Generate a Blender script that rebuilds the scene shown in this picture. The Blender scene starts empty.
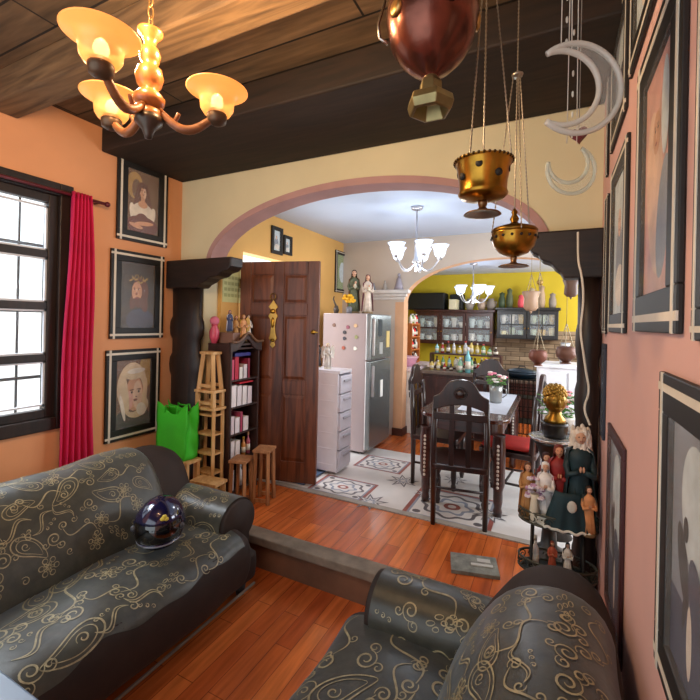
import bpy, math, random
from mathutils import Vector, Matrix
random.seed(7)
SC = bpy.context.scene
COL = SC.collection
PI = math.pi
# ---------------------------------------------------------------- camera
YAW, ROLL, FOC, CX, HY = math.radians(26.5), math.radians(1.2), 411.0, 350.0, 322.0
CAMP = Vector((0, 0, 1.72))
FW = Vector((-math.sin(YAW), math.cos(YAW), 0)); RT = Vector((math.cos(YAW), math.sin(YAW), 0)); UP = Vector((0, 0, 1))
cR = RT*math.cos(ROLL) + UP*math.sin(ROLL); cU = UP*math.cos(ROLL) - RT*math.sin(ROLL)
cam = bpy.data.cameras.new('camera'); cam.sensor_width = 36; cam.lens = FOC/700*36
cam.shift_y = -(350-HY)/700; cam.clip_start = .02; cam.clip_end = 200
co = bpy.data.objects.new('camera', cam); COL.objects.link(co)
co.matrix_world = Matrix(((cR.x, cU.x, -FW.x, CAMP.x), (cR.y, cU.y, -FW.y, CAMP.y), (cR.z, cU.z, -FW.z, CAMP.z), (0, 0, 0, 1)))
SC.camera = co
SC.view_settings.view_transform = 'Standard'; SC.view_settings.look = 'None'
SC.view_settings.gamma = 1; SC.view_settings.use_curve_mapping = False
SC.view_settings.exposure = 0.8
# ---------------------------------------------------------------- world and large lights
W = bpy.data.worlds.new('sky'); SC.world = W; W.use_nodes = True
bg = W.node_tree.nodes['Background']; bg.inputs[0].default_value = (.86, .94, 1, 1); bg.inputs[1].default_value = 1.25
def area(name, loc, target, sx, sy, power, col):
    l = bpy.data.lights.new(name, 'AREA'); l.shape = 'RECTANGLE'; l.size = sx; l.size_y = sy; l.energy = power; l.color = col
    o = bpy.data.objects.new(name, l); COL.objects.link(o); o.location = loc
    o.rotation_euler = (Vector(target)-Vector(loc)).to_track_quat('-Z', 'Y').to_euler(); return o
area('window_daylight', (-4.3, 1.15, 3.75), (-2.6, 1.2, 1.3), 1.6, 1.6, 260, (.85, .93, 1))
area('doorway_daylight', (-3.6, 3.55, 1.5), (-1.5, 3.9, .6), 1.0, 1.9, 30, (.93, .96, 1))
area('dining_daylight', (1.32, 4.1, 1.75), (-1.2, 4.0, 1.0), 1.5, 1.3, 34, (.88, .94, 1))
area('kitchen_fill', (1.3, 6.3, 1.9), (-1.2, 6.6, 1.3), 1.3, 1.1, 36, (1, .97, .9))  # added fill to brighten the kitchen, no window behind it
def point(name, loc, power, col, r=.03):
    l = bpy.data.lights.new(name, 'POINT'); l.energy = power; l.color = col; l.shadow_soft_size = r
    o = bpy.data.objects.new(name, l); COL.objects.link(o); o.location = loc; return o

def P(px, py, X=None, Y=None, Z=None, D=None):
    """point of the room seen at a place of the 700 x 700 frame, on a plane of the room (or at a depth)"""
    a = (px-CX)/FOC; b = (py-HY)/FOC
    x = a*math.cos(ROLL)+b*math.sin(ROLL); y = -a*math.sin(ROLL)+b*math.cos(ROLL)
    d = RT*x - UP*y + FW
    if X is not None: t = (X-CAMP.x)/d.x
    elif Y is not None: t = (Y-CAMP.y)/d.y
    elif Z is not None: t = (Z-CAMP.z)/d.z
    else: t = D
    return CAMP + d*t
# ---------------------------------------------------------------- materials
def lin(h):
    if isinstance(h, str):
        c = [int(h[i:i+2], 16)/255 for i in (0, 2, 4)]
        return tuple(((v+.055)/1.055)**2.4 if v > .04045 else v/12.92 for v in c)
    return h
def new_mat(name):
    m = bpy.data.materials.new(name); m.use_nodes = True
    nt = m.node_tree; return m, nt, nt.nodes['Principled BSDF']
MC = {}
def mat(h, rough=.6, metal=0, noise=.12, scale=9, bump=0, coat=0, emit=0, ecol=None, trans=0, alpha=1, sheen=0, stretch=None):
    key = (h, rough, metal, noise, scale, bump, coat, emit, ecol, trans, alpha, sheen, stretch)
    if key in MC: return MC[key]
    m, nt, p = new_mat('paint_%s' % h); c = lin(h)
    p.inputs['Roughness'].default_value = rough; p.inputs['Metallic'].default_value = metal
    p.inputs['Coat Weight'].default_value = coat; p.inputs['Transmission Weight'].default_value = trans; p.inputs['Alpha'].default_value = alpha
    p.inputs['Sheen Weight'].default_value = sheen; p.inputs['Sheen Tint'].default_value = (.75, .88, 1, 1)  # blue tint puts the window's cool sheen into the sofa cloth colour
    tc = nt.nodes.new('ShaderNodeTexCoord'); n = nt.nodes.new('ShaderNodeTexNoise')
    n.inputs['Scale'].default_value = scale; n.inputs['Detail'].default_value = 4
    if stretch:
        mp = nt.nodes.new('ShaderNodeMapping'); mp.inputs['Scale'].default_value = stretch
        nt.links.new(tc.outputs['Object'], mp.inputs[0]); nt.links.new(mp.outputs[0], n.inputs['Vector'])
    else: nt.links.new(tc.outputs['Object'], n.inputs['Vector'])
    r = nt.nodes.new('ShaderNodeValToRGB'); r.color_ramp.elements[0].position = .3; r.color_ramp.elements[1].position = .7
    r.color_ramp.elements[0].color = tuple(v*(1-noise) for v in c)+(1,); r.color_ramp.elements[1].color = tuple(min(1, v*(1+noise)) for v in c)+(1,)
    nt.links.new(n.outputs['Fac'], r.inputs[0]); nt.links.new(r.outputs[0], p.inputs['Base Color'])
    if bump:
        b = nt.nodes.new('ShaderNodeBump'); b.inputs['Strength'].default_value = bump; b.inputs['Distance'].default_value = .01
        nt.links.new(n.outputs['Fac'], b.inputs['Height']); nt.links.new(b.outputs[0], p.inputs['Normal'])
    if emit:
        p.inputs['Emission Color'].default_value = lin(ecol or h)+(1,); p.inputs['Emission Strength'].default_value = emit
    MC[key] = m; return m
def wood(h1, h2, rough=.45, stretch=(14, 14, 1.2), coat=0, dist=1.5):
    key = ('wood', h1, h2, rough, stretch, coat)
    if key in MC: return MC[key]
    m, nt, p = new_mat('wood_%s' % h1)
    tc = nt.nodes.new('ShaderNodeTexCoord'); mp = nt.nodes.new('ShaderNodeMapping'); mp.inputs['Scale'].default_value = stretch
    n = nt.nodes.new('ShaderNodeTexNoise'); n.inputs['Scale'].default_value = 1.6; n.inputs['Detail'].default_value = 6; n.inputs['Distortion'].default_value = dist
    r = nt.nodes.new('ShaderNodeValToRGB'); r.color_ramp.elements[0].position = .33; r.color_ramp.elements[1].position = .68
    r.color_ramp.elements[0].color = lin(h1)+(1,); r.color_ramp.elements[1].color = lin(h2)+(1,)
    L = nt.links.new; L(tc.outputs['Object'], mp.inputs[0]); L(mp.outputs[0], n.inputs['Vector']); L(n.outputs['Fac'], r.inputs[0]); L(r.outputs[0], p.inputs['Base Color'])
    p.inputs['Roughness'].default_value = rough; p.inputs['Coat Weight'].default_value = coat; p.inputs['Coat Roughness'].default_value = .15
    b = nt.nodes.new('ShaderNodeBump'); b.inputs['Strength'].default_value = .15; b.inputs['Distance'].default_value = .005
    L(n.outputs['Fac'], b.inputs['Height']); L(b.outputs[0], p.inputs['Normal'])
    MC[key] = m; return m
def planks(name, c1, c2, mortar, bw, bh, rough, along_y=True, coat=0, msize=.004, axes=None, stain=.35):
    m, nt, p = new_mat(name); L = nt.links.new
    tc = nt.nodes.new('ShaderNodeTexCoord'); mp = nt.nodes.new('ShaderNodeMapping')
    if along_y: mp.inputs['Rotation'].default_value = (0, 0, PI/2)
    if axes: mp.inputs['Rotation'].default_value = axes
    b = nt.nodes.new('ShaderNodeTexBrick'); b.inputs['Scale'].default_value = 1; b.inputs['Brick Width'].default_value = bw; b.inputs['Row Height'].default_value = bh
    b.inputs['Mortar Size'].default_value = msize; b.inputs['Color1'].default_value = lin(c1)+(1,); b.inputs['Color2'].default_value = lin(c2)+(1,); b.inputs['Mortar'].default_value = lin(mortar)+(1,)
    b.offset = .37
    L(tc.outputs['Object'], mp.inputs[0]); L(mp.outputs[0], b.inputs['Vector'])
    m2 = nt.nodes.new('ShaderNodeMapping'); m2.inputs['Scale'].default_value = (1.5, 14, 4); L(mp.outputs[0], m2.inputs[0])
    n = nt.nodes.new('ShaderNodeTexNoise'); n.inputs['Scale'].default_value = 2; n.inputs['Detail'].default_value = 6; L(m2.outputs[0], n.inputs['Vector'])
    r = nt.nodes.new('ShaderNodeValToRGB'); r.color_ramp.elements[0].position = .3; r.color_ramp.elements[1].position = .7
    r.color_ramp.elements[0].color = (1-stain,)*3+(1,); r.color_ramp.elements[1].color = (1+stain*.4,)*3+(1,); L(n.outputs['Fac'], r.inputs[0])
    x = nt.nodes.new('ShaderNodeMix'); x.data_type = 'RGBA'; x.blend_type = 'MULTIPLY'; x.inputs[0].default_value = 1
    L(b.outputs['Color'], x.inputs[6]); L(r.outputs[0], x.inputs[7]); L(x.outputs[2], p.inputs['Base Color'])
    p.inputs['Roughness'].default_value = rough; p.inputs['Coat Weight'].default_value = coat; p.inputs['Coat Roughness'].default_value = .12
    bp = nt.nodes.new('ShaderNodeBump'); bp.inputs['Strength'].default_value = .3; bp.inputs['Distance'].default_value = .004; bp.invert = True
    L(b.outputs['Fac'], bp.inputs['Height']); L(bp.outputs[0], p.inputs['Normal'])
    return m
def glass(h='ffffff', alpha=.12, rough=.03, emit=0):
    key = ('glass', h, alpha, rough, emit)
    if key in MC: return MC[key]
    m, nt, p = new_mat('glass_%s' % h); p.inputs['Base Color'].default_value = lin(h)+(1,); p.inputs['Roughness'].default_value = rough
    p.inputs['Alpha'].default_value = alpha
    if emit: p.inputs['Emission Color'].default_value = lin(h)+(1,); p.inputs['Emission Strength'].default_value = emit
    MC[key] = m; return m
# ---------------------------------------------------------------- mesh builder
def T(x=0, y=0, z=0): return Matrix.Translation((x, y, z))
def RZ(a): return Matrix.Rotation(a, 4, 'Z')
def RX(a): return Matrix.Rotation(a, 4, 'X')
def RY(a): return Matrix.Rotation(a, 4, 'Y')
class MB:
    def __init__(s): s.v = []; s.f = []; s.m = []; s.s = []
    def add(s, vs, fs, mi=0, sm=False, M=None):
        o = len(s.v)
        for v in vs:
            v = Vector(v); s.v.append(tuple(M @ v) if M else tuple(v))
        for f in fs: s.f.append([i+o for i in f]); s.m.append(mi); s.s.append(sm)
        return s
    def box(s, x0, x1, y0, y1, z0, z1, mi=0, M=None):
        vs = [(x, y, z) for z in (z0, z1) for y in (y0, y1) for x in (x0, x1)]
        return s.add(vs, [(0, 2, 3, 1), (4, 5, 7, 6), (0, 1, 5, 4), (2, 6, 7, 3), (0, 4, 6, 2), (1, 3, 7, 5)], mi, False, M)
    def bar(s, a, b, w, d, mi=0):           # square bar from a to b
        a = Vector(a); b = Vector(b); z = (b-a); L = z.length; q = z.to_track_quat('Z', 'Y').to_matrix().to_4x4()
        return s.box(-w/2, w/2, -d/2, d/2, 0, L, mi, Matrix.Translation(a) @ q)
    def tube(s, pts, r, n=8, mi=0, closed=False, M=None, sm=True):
        pts = [Vector(p) for p in pts]; N = len(pts); rs = r if isinstance(r, (list, tuple)) else [r]*N
        vs = []; nrm = None
        for i in range(N):
            if closed: t = pts[(i+1) % N]-pts[i-1]
            else: t = pts[min(i+1, N-1)]-pts[max(i-1, 0)]
            t.normalize()
            if nrm is None:
                nrm = t.orthogonal().normalized()
            else:
                nrm = (nrm - t*nrm.dot(t))
                nrm = nrm.normalized() if nrm.length > 1e-6 else t.orthogonal().normalized()
            bn = t.cross(nrm)
            for k in range(n):
                a = 2*PI*k/n; vs.append(pts[i]+(nrm*math.cos(a)+bn*math.sin(a))*rs[i])
        fs = []
        for i in range(N if closed else N-1):
            j = (i+1) % N
            for k in range(n): fs.append((i*n+k, i*n+(k+1) % n, j*n+(k+1) % n, j*n+k))
        if not closed:
            fs.append(tuple(range(n-1, -1, -1))); fs.append(tuple((N-1)*n+k for k in range(n)))
        return s.add(vs, fs, mi, sm, M)
    def lathe(s, prof, n=24, mi=0, M=None, sx=1, sy=1, sm=True, a0=0, a1=2*PI):
        vs = []; full = abs(a1-a0-2*PI) < 1e-6; K = n if full else n+1
        for r, z in prof:
            for k in range(K):
                a = a0+(a1-a0)*k/n; vs.append((r*math.cos(a)*sx, r*math.sin(a)*sy, z))
        fs = []
        for i in range(len(prof)-1):
            for k in range(n if full else n):
                k2 = (k+1) % K if full else k+1
                fs.append((i*K+k, i*K+k2, (i+1)*K+k2, (i+1)*K+k))
        if full and prof[0][0] > 1e-4: fs.append(tuple(range(K-1, -1, -1)))
        if full and prof[-1][0] > 1e-4: fs.append(tuple((len(prof)-1)*K+k for k in range(K)))
        return s.add(vs, fs, mi, sm, M)
    def ell(s, c, r, n=14, mi=0, M=None):
        if not isinstance(r, (list, tuple)): r = (r, r, r)
        h = max(5, n//2+1); pr = [(max(1e-5, math.sin(PI*i/h)), -math.cos(PI*i/h)) for i in range(h+1)]
        MM = T(*c) @ Matrix.Diagonal((r[0], r[1], r[2], 1))
        return s.lathe(pr, n, mi, (M @ MM) if M else MM)
    def prism(s, poly, t0, t1, mi=0, M=None):      # polygon in xz extruded along y
        n = len(poly); vs = [(x, t0, z) for x, z in poly]+[(x, t1, z) for x, z in poly]
        fs = [tuple(range(n)), tuple(range(2*n-1, n-1, -1))]+[(i, i+n, (i+1) % n+n, (i+1) % n) for i in range(n)]
        return s.add(vs, fs, mi, False, M)
    def quad(s, a, b, c, d, mi=0, M=None): return s.add([a, b, c, d], [(0, 1, 2, 3)], mi, False, M)
    def disc(s, c, rx, rz, y, mi=0, n=20, M=None, rot=0):   # flat ellipse facing -y
        vs = []
        for k in range(n):
            a = 2*PI*k/n; X = rx*math.cos(a); Z = rz*math.sin(a)
            vs.append((c[0]+X*math.cos(rot)-Z*math.sin(rot), y, c[1]+X*math.sin(rot)+Z*math.cos(rot)))
        return s.add(vs, [tuple(range(n))], mi, False, M)
    def grid(s, fn, nu, nv, mi=0, sm=True, M=None):
        vs = [fn(i/nu, j/nv) for i in range(nu+1) for j in range(nv+1)]
        fs = [(i*(nv+1)+j, (i+1)*(nv+1)+j, (i+1)*(nv+1)+j+1, i*(nv+1)+j+1) for i in range(nu) for j in range(nv)]
        return s.add(vs, fs, mi, sm, M)
    def build(s, name, mats, parent=None, bevel=0, loc=None, rz=0, solid=0, subd=0):
        me = bpy.data.meshes.new(name); me.from_pydata(s.v, [], s.f)
        for m in (mats if isinstance(mats, (list, tuple)) else [mats]): me.materials.append(m)
        me.polygons.foreach_set('material_index', s.m); me.polygons.foreach_set('use_smooth', s.s); me.update()
        o = bpy.data.objects.new(name, me); COL.objects.link(o)
        if loc is not None: o.location = loc
        o.rotation_euler.z = rz
        if parent: o.parent = parent
        if solid: d = o.modifiers.new('thick', 'SOLIDIFY'); d.thickness = solid; d.offset = 0
        if bevel: b = o.modifiers.new('bevel', 'BEVEL'); b.width = bevel; b.segments = 2; b.limit_method = 'ANGLE'
        if subd: b = o.modifiers.new('sub', 'SUBSURF'); b.levels = subd; b.render_levels = subd
        return o
def tag(o, label, cat, group=None, kind=None):
    o['label'] = label; o['category'] = cat
    if group: o['group'] = group
    if kind: o['kind'] = kind
    return o
def thing(name, label, cat, loc=(0, 0, 0), rz=0, group=None):
    o = bpy.data.objects.new(name, None); o.empty_display_size = .05; COL.objects.link(o)
    o.location = loc; o.rotation_euler.z = rz
    return tag(o, label, cat, group)
def struct(o, label=None):
    o['kind'] = 'structure'
    if label: o['label'] = label
    return o
def dup(root, loc, rz=0, label=None, group=None, scale=None):
    r = root.copy(); COL.objects.link(r); r.location = loc; r.rotation_euler = (0, 0, rz)
    if scale: r.scale = (scale,)*3
    if label: r['label'] = label
    if group: r['group'] = group
    for ch in list(root.children):
        c = ch.copy(); COL.objects.link(c); c.parent = r
        for g in list(ch.children):
            d = g.copy(); COL.objects.link(d); d.parent = c
    return r
def lerp(a, b, t): return a+(b-a)*t
# ---------------------------------------------------------------- palette
DARKW = wood('120b09', '2a1a13', .5)
DARKX = wood('120b09', '2a1a13', .5, (1.2, 14, 14))
BEAM_LIT = wood('4a3826', '806648', .7, (1.0, 9, 9))  # lightened wood: chandelier light on this beam is put into its colour
DOORW = wood('4a2312', '82482a', .45, (9, 9, .8), .15)
CHAIRW = wood('1a0b08', '35150e', .35, (10, 10, 1.5), .3)
TABLEW = wood('2a0f0a', '4d1f14', .3, (1.5, 10, 10), .4)
PINE = wood('b98a52', 'd9b27c', .6, (10, 10, 1.5))
PINER = wood('8f5f3a', 'b98458', .6, (10, 10, 1.5))
SHELFW = wood('221210', '3f241c', .5, (10, 10, 1.5))
BRASS = mat('a0762c', .28, 1, .45, 14, .15)
BRASSD = mat('7c5a24', .35, 1, .4, 18, .15)
COPPER = mat('8f4a38', .25, 1, .35, 10, .12)
CHROME = mat('b9b6b0', .25, 1, .1)
IRON = mat('1c1b1a', .5, .6)
WHITE = mat('e8e4dc', .5)
BLACK = mat('0e0d0d', .5)
SKIN = mat('c99a7c', .6)
# ---------------------------------------------------------------- dimensions of the place
XL, XL2, XR, YA, YS, ZF = -3.05, -2.72, .225, 2.65, 2.3, .22
ZC, ZB, ZC2, YT, YM, YK, ZK = 3.13, 2.95, 2.84, 3.1, 5.2, 7.5, 2.62
XE = 1.4
PEACH = mat('dc9c6e', .75, noise=.06, scale=2.2, bump=.05)
PINK = mat('d9ada4', .75, noise=.05, scale=2.2, bump=.05)
CREAM = mat('d4caa6', .8, noise=.06, scale=2, bump=.05)
MAUVE = mat('b08a86', .8, noise=.12, scale=4)
AMBER = mat('dbab62', .8, noise=.05, scale=2)
YELLOW = mat('c9b22c', .8, noise=.05, scale=2)
PLASTER = mat('c6b9ac', .8, noise=.05, scale=2)
CEILW = mat('c6d2e4', .85, noise=.03, scale=2)
FLOORM = planks('laminate', 'd87436', 'ba5828', '84401e', .6, .1, .25, True, .5, .002)
# floors
struct(MB().box(XL-.1, XR+.1, -1.5, YS, -.08, 0).build('floor', FLOORM), 'lower red brown laminate floor of the sitting room')
struct(MB().box(XL-.1, XE, YS+.004, YT, -.08, ZF).build('floor_landing', FLOORM), 'raised laminate landing above the step')
struct(MB().box(-2.9, XE, 4.55, YK+.1, -.08, ZF).build('floor_kitchen', FLOORM), 'laminate floor of the kitchen')
nos = MB().box(XL, XR, YS-.035, YS+.09, ZF-.055, ZF+.004)
struct(nos.build('trim_1', mat('75685a', .7, noise=.3, scale=12, bump=.3), None, .008), 'worn grey stone nosing along the step')
struct(MB().box(XL, XR, YS-.012, YS+.0, 0, ZF-.055).build('trim_2', mat('6a4630', .7, noise=.25, scale=6)), 'brown riser under the step')
# patterned tile floor of the dining room, the inlays part of its mesh
tf = MB().box(-2.9, XE, YT, 4.55, -.08, ZF)
e = [.0]
def flat(poly, mi):
    e[0] += .00004
    tf.add([(x, y, ZF+.0006+e[0]) for x, y in poly], [tuple(range(len(poly)))], mi)
def medallion(cx, cy, a, b, rot=0):
    R_ = lambda x, y: (cx+x*math.cos(rot)-y*math.sin(rot), cy+x*math.sin(rot)+y*math.cos(rot))
    rect = lambda k: [R_(-a*k, -b*k), R_(a*k, -b*k), R_(a*k, b*k), R_(-a*k, b*k)]
    flat(rect(1), 2); flat(rect(.9), 3); flat(rect(.84), 0)
    el = lambda k, n=28, w=0, q=8: [R_(a*k*(1+w*math.cos(q*2*PI*i/n))*math.cos(2*PI*i/n), b*k*(1+w*math.cos(q*2*PI*i/n))*math.sin(2*PI*i/n)) for i in range(n)]
    flat(el(.72, 64, .08), 1); flat(el(.62, 64, .1), 0); flat(el(.46, 48, .15, 6), 3); flat(el(.36, 48, .15, 6), 0); flat(el(.2), 2); flat(el(.1), 0)
    for sx in (-1, 1):
        for sy in (-1, 1):
            flat([R_(a*sx*(.7+.1*math.cos(2*PI*i/12)), b*sy*(.7+.1*math.sin(2*PI*i/12))) for i in range(12)], 1)
def star(cx, cy, r, mi=1, q=8, k=.45):
    for rr, mm in ((1, mi), (.72, 0), (.5, 3), (.25, 0)):
        flat([(cx+r*rr*(1 if i % 2 else k)*math.cos(PI*i/q), cy+r*rr*(1 if i % 2 else k)*math.sin(PI*i/q)) for i in range(2*q)], mm)
def fp(px, py): p = P(px, py, Z=ZF); return p.x, p.y
medallion(*fp(343, 487), .27, .2); medallion(*fp(383, 464), .26, .2); medallion(*fp(452, 507), .34, .3)
star(*fp(403, 481), .16); star(*fp(370, 502), .16); star(*fp(425, 494), .1); star(*fp(490, 515), .14); star(*fp(455, 480), .12)
struct(tf.build('floor_dining', [mat('d6d0cc', .35, noise=.06, scale=6), mat('625c60', .4), mat('945248', .4), mat('8a8e9c', .4)]), 'pale dining room floor with medallions and stars')
struct(MB().box(-2.7, .6, YT-.03, YT+.03, ZF-.02, ZF+.008).build('trim_3', mat('a39a90', .6, noise=.2)), 'pale threshold strip between laminate and tiles')
# ceilings
CEILP = planks('ceiling_planks', '786148', '4c3d2c', '120c08', 2.2, .19, .75, False, 0, .006, None, .5)
struct(MB().box(XL-.1, XR+.1, -1.5, YA+.05, ZC, ZC+.06).build('ceiling', CEILP), 'brown wooden plank ceiling')
struct(MB().box(-2.9, XE, YA+.1, YM+.05, ZC2, ZC2+.06).build('ceiling_dining', CEILW), 'bluish white dining room ceiling')
struct(MB().box(-2.9, XE, YM+.05, YK+.1, ZK, ZK+.06).build('ceiling_kitchen', CEILW), 'white kitchen ceiling')
# ceiling beams
BL = BEAM_LIT
for y0, y1, z0, lab in ((1.90, YA-.002, ZB, 'broad dark wooden beam against the arch wall'), (1.2, 1.37, ZB+.0, 'dark ceiling beam running behind the amber chandelier')):
    b = MB().box(XL+.002, XR-.002, y0, y1, z0, ZC+.002)
    tag(b.build('ceiling_beam', BL if y0 < 1.9 else wood('150e0a', '2c1d14', .75, (1.0, 9, 9)), None, .012), lab, 'beam')
# left wall with the window opening
wy0, wy1, wz0, wz1 = .45, 1.70, .95, 2.62
wl = MB().box(XL-.14, XL, -1.5, wy0, 0, ZC).box(XL-.14, XL, wy1, YA+.15, 0, ZC).box(XL-.14, XL, wy0, wy1, 0, wz0).box(XL-.14, XL, wy0, wy1, wz1, ZC)
struct(wl.build('wall_left', PEACH))
struct(MB().box(XR, XR+.12, -1.5, YA+.0, 0, ZC).build('wall_right', PINK))
# arch wall
al, ar, zs, zt = P(211, 258, Y=YA).x, P(541, 240, Y=YA).x, 2.2, 2.7
NA = 40; acx = (al+ar)/2; aw = (ar-al)/2
arc = [(acx-aw*math.cos(PI*i/NA), zs+(zt-zs)*math.sin(PI*i/NA)) for i in range(NA+1)]
aw_ = MB(); YB = YA+.17
prev = None
for i in range(NA):
    (xa, za), (xb, zb) = arc[i], arc[i+1]
    for y, fl in ((YA, 0), (YB, 1)):
        q = [(xa, y, za), (xb, y, zb), (xb, y, ZC), (xa, y, ZC)]
        aw_.add(q, [(0, 1, 2, 3) if fl == 0 else (3, 2, 1, 0)], 0)
    aw_.add([(xa, YA, za), (xa, YB, za), (xb, YB, zb), (xb, YA, zb)], [(0, 1, 2, 3)], 1)
aw_.box(XL, al, YA, YB, zs, ZC); aw_.box(ar, XR+.12, YA, YB, zs, ZC); aw_.box(XL, -2.76, YA, YB, 0, zs); aw_.box(.13, XR+.12, YA, YB, 0, zs)
# moulded band along the arch edge
for k, (o1, o2, d) in enumerate(((0, .05, .012),)):
    for i in range(NA):
        a0, a1 = PI*i/NA, PI*(i+1)/NA
        f = lambda a, o: (acx-(aw+o)*math.cos(a), zs+(zt-zs+o)*math.sin(a))
        p = [f(a0, o1), f(a1, o1), f(a1, o2), f(a0, o2)]
        aw_.prism(p, YA-d, YA, 1)
struct(aw_.build('wall_arch', [CREAM, MAUVE]), 'cream wall with the wide arch')
# dining room and kitchen walls
dy0, dy1, dz1 = 3.1, 3.95, 2.38
w2 = MB().box(XL2-.14, XL2, YB, dy0, 0, ZC2).box(XL2-.14, XL2, dy0, dy1, dz1, ZC2).box(XL2-.14, XL2, dy1, YM, 0, ZC2)
struct(w2.build('wall_left_dining', AMBER))
struct(MB().box(XL2-.14, XL2, YM, YK, 0, ZC2).build('wall_left_kitchen', YELLOW))
struct(MB().box(-2.9, XE+.1, YK, YK+.1, 0, ZC2).build('wall_back', YELLOW))
ry0, ry1, rz0, rz1 = 3.4, 4.8, 1.1, 2.4
w3 = MB().box(XE, XE+.1, YB, ry0, 0, ZC2).box(XE, XE+.1, ry1, YK, 0, ZC2).box(XE, XE+.1, ry0, ry1, 0, rz0).box(XE, XE+.1, ry0, ry1, rz1, ZC2)
struct(w3.build('wall_right_dining', AMBER))
ml, mr, mzs, mzt = P(404, 300, Y=YM).x, .62, 2.0, 2.53
mcx = (ml+mr)/2; mw = (mr-ml)/2; wm = MB()
for i in range(NA):
    a0, a1 = PI*i/NA, PI*(i+1)/NA
    xa, za, xb, zb = mcx-mw*math.cos(a0), mzs+(mzt-mzs)*math.sin(a0), mcx-mw*math.cos(a1), mzs+(mzt-mzs)*math.sin(a1)
    wm.add([(xa, YM, za), (xb, YM, zb), (xb, YM, ZC2), (xa, YM, ZC2)], [(0, 1, 2, 3)], 0)
    wm.add([(xa, YM+.16, za), (xb, YM+.16, zb), (xb, YM+.16, ZC2), (xa, YM+.16, ZC2)], [(3, 2, 1, 0)], 0)
    wm.add([(xa, YM, za), (xa, YM+.16, za), (xb, YM+.16, zb), (xb, YM, zb)], [(0, 1, 2, 3)], 1)
wm.box(XL2, ml, YM, YM+.16, ZF, ZC2, 0); wm.box(mr, XE, YM, YM+.16, ZF, ZC2, 0)
wm.box(ml-.12, ml+.003, YM-.003, YM+.163, ZF+.1, mzs, 1)
struct(wm.build('wall_middle', [PLASTER, mat('d7a882', .8, noise=.05)]), 'plaster wall with the second arch into the kitchen')
struct(MB().box(ml-.13, ml+.02, YM-.02, YM+.18, ZF, ZF+.1).build('baseboard_middle', mat('4a2418', .5), None, .006))
cn = MB()
for k, (o, z0, z1) in enumerate(((.02, 2.03, 2.07), (.05, 2.07, 2.11), (.09, 2.11, 2.16))):
    cn.box(ml-.5-o*.2, ml+.0+o, YM-o, YM+.0, z0, z1)
struct(cn.build('trim_4', mat('d8d4d0', .6), None, .008), 'white stepped cornice beside the second arch')
STONE = planks('stone_tiles', 'a8937a', '7a6650', '584838', .22, .075, .8, False, 0, .006, (PI/2, 0, 0), .4)
struct(MB().box(-1.0, XE, YK-.02, YK, .9, 1.64).build('trim_5', STONE), 'brown stacked stone tiles on the kitchen wall')
# ---------------------------------------------------------------- left window
wn = bpy.data.objects.new('window_1', None); COL.objects.link(wn); wn.location = (XL, (wy0+wy1)/2, wz0); struct(wn, 'dark framed window with iron bars')
hw = (wy1-wy0)/2; hh = wz1-wz0
f = MB(); t = .085
f.box(-.12, .03, -hw, -hw+t, 0, hh).box(-.12, .03, hw-t, hw, 0, hh).box(-.12, .03, -hw+t, hw-t, 0, t).box(-.12, .03, -hw+t, hw-t, hh-t, hh)
f.build('frame', DARKW, wn, .006)
for side in (-1, 1):
    s0, s1 = (-hw+t, -.01) if side < 0 else (.01, hw-t)
    q = MB(); st = .055
    q.box(-.06, 0, s0, s0+st, t, hh-t).box(-.06, 0, s1-st, s1, t, hh-t).box(-.06, 0, s0+st, s1-st, t, t+st).box(-.06, 0, s0+st, s1-st, hh-t-st, hh-t)
    ph = (hh-2*t-2*st)
    for k in (1, 2, 3):
        z = t+st+ph*k/4; q.box(-.055, -.002, s0+st, s1-st, z-.025, z+.025)
    so = q.build('sash', DARKW, wn, .004)
    MB().box(-.034, -.03, s0+st, s1-st, t+st, hh-t-st).build('pane', glass('eaf4ff', .06), so)
    w_ = MB()
    for k in range(4):
        za, zb = t+st+ph*k/4+.025, t+st+ph*(k+1)/4-.025
        for a, b, c, d in ((s0+st, s0+st+.012, za, zb), (s1-st-.012, s1-st, za, zb), (s0+st, s1-st, za, za+.012), (s0+st, s1-st, zb-.012, zb)):
            w_.box(-.028, -.012, a, b, c, d)
    w_.build('glazing_bead', mat('c9cdd4', .5), so)
g = MB()
for k in range(8):
    y = -hw+.1+k*(2*hw-.2)/7; g.tube([(-.13, y, .02), (-.13, y, hh-.02)], .008, 6)
for z in (.35, .8, 1.25): g.box(-.137, -.123, -hw, hw, z-.01, z+.01)
g.build('grille', IRON, wn)
# outside the windows
struct(MB().box(-7, -6.9, -3, 8, -1, 2.1).build('wall_outside', mat('e4e9ec', .9, noise=.2, scale=1.5)), 'pale wall across the yard seen through the window')
# right dining window
w5 = bpy.data.objects.new('window_2', None); COL.objects.link(w5); w5.location = (XE, (ry0+ry1)/2, rz0); struct(w5, 'dining room side window')
q = MB(); h2 = (ry1-ry0)/2; hz = rz1-rz0
for a, b, c, d in ((-h2, -h2+.06, 0, hz), (h2-.06, h2, 0, hz), (-h2, h2, 0, .06), (-h2, h2, hz-.06, hz), (-.03, .03, 0, hz)): q.box(.02, .08, a, b, c, d)
q.build('frame', WHITE, w5); MB().box(.045, .05, -h2, h2, 0, hz).build('pane', glass('eaf4ff', .06), w5)
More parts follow.
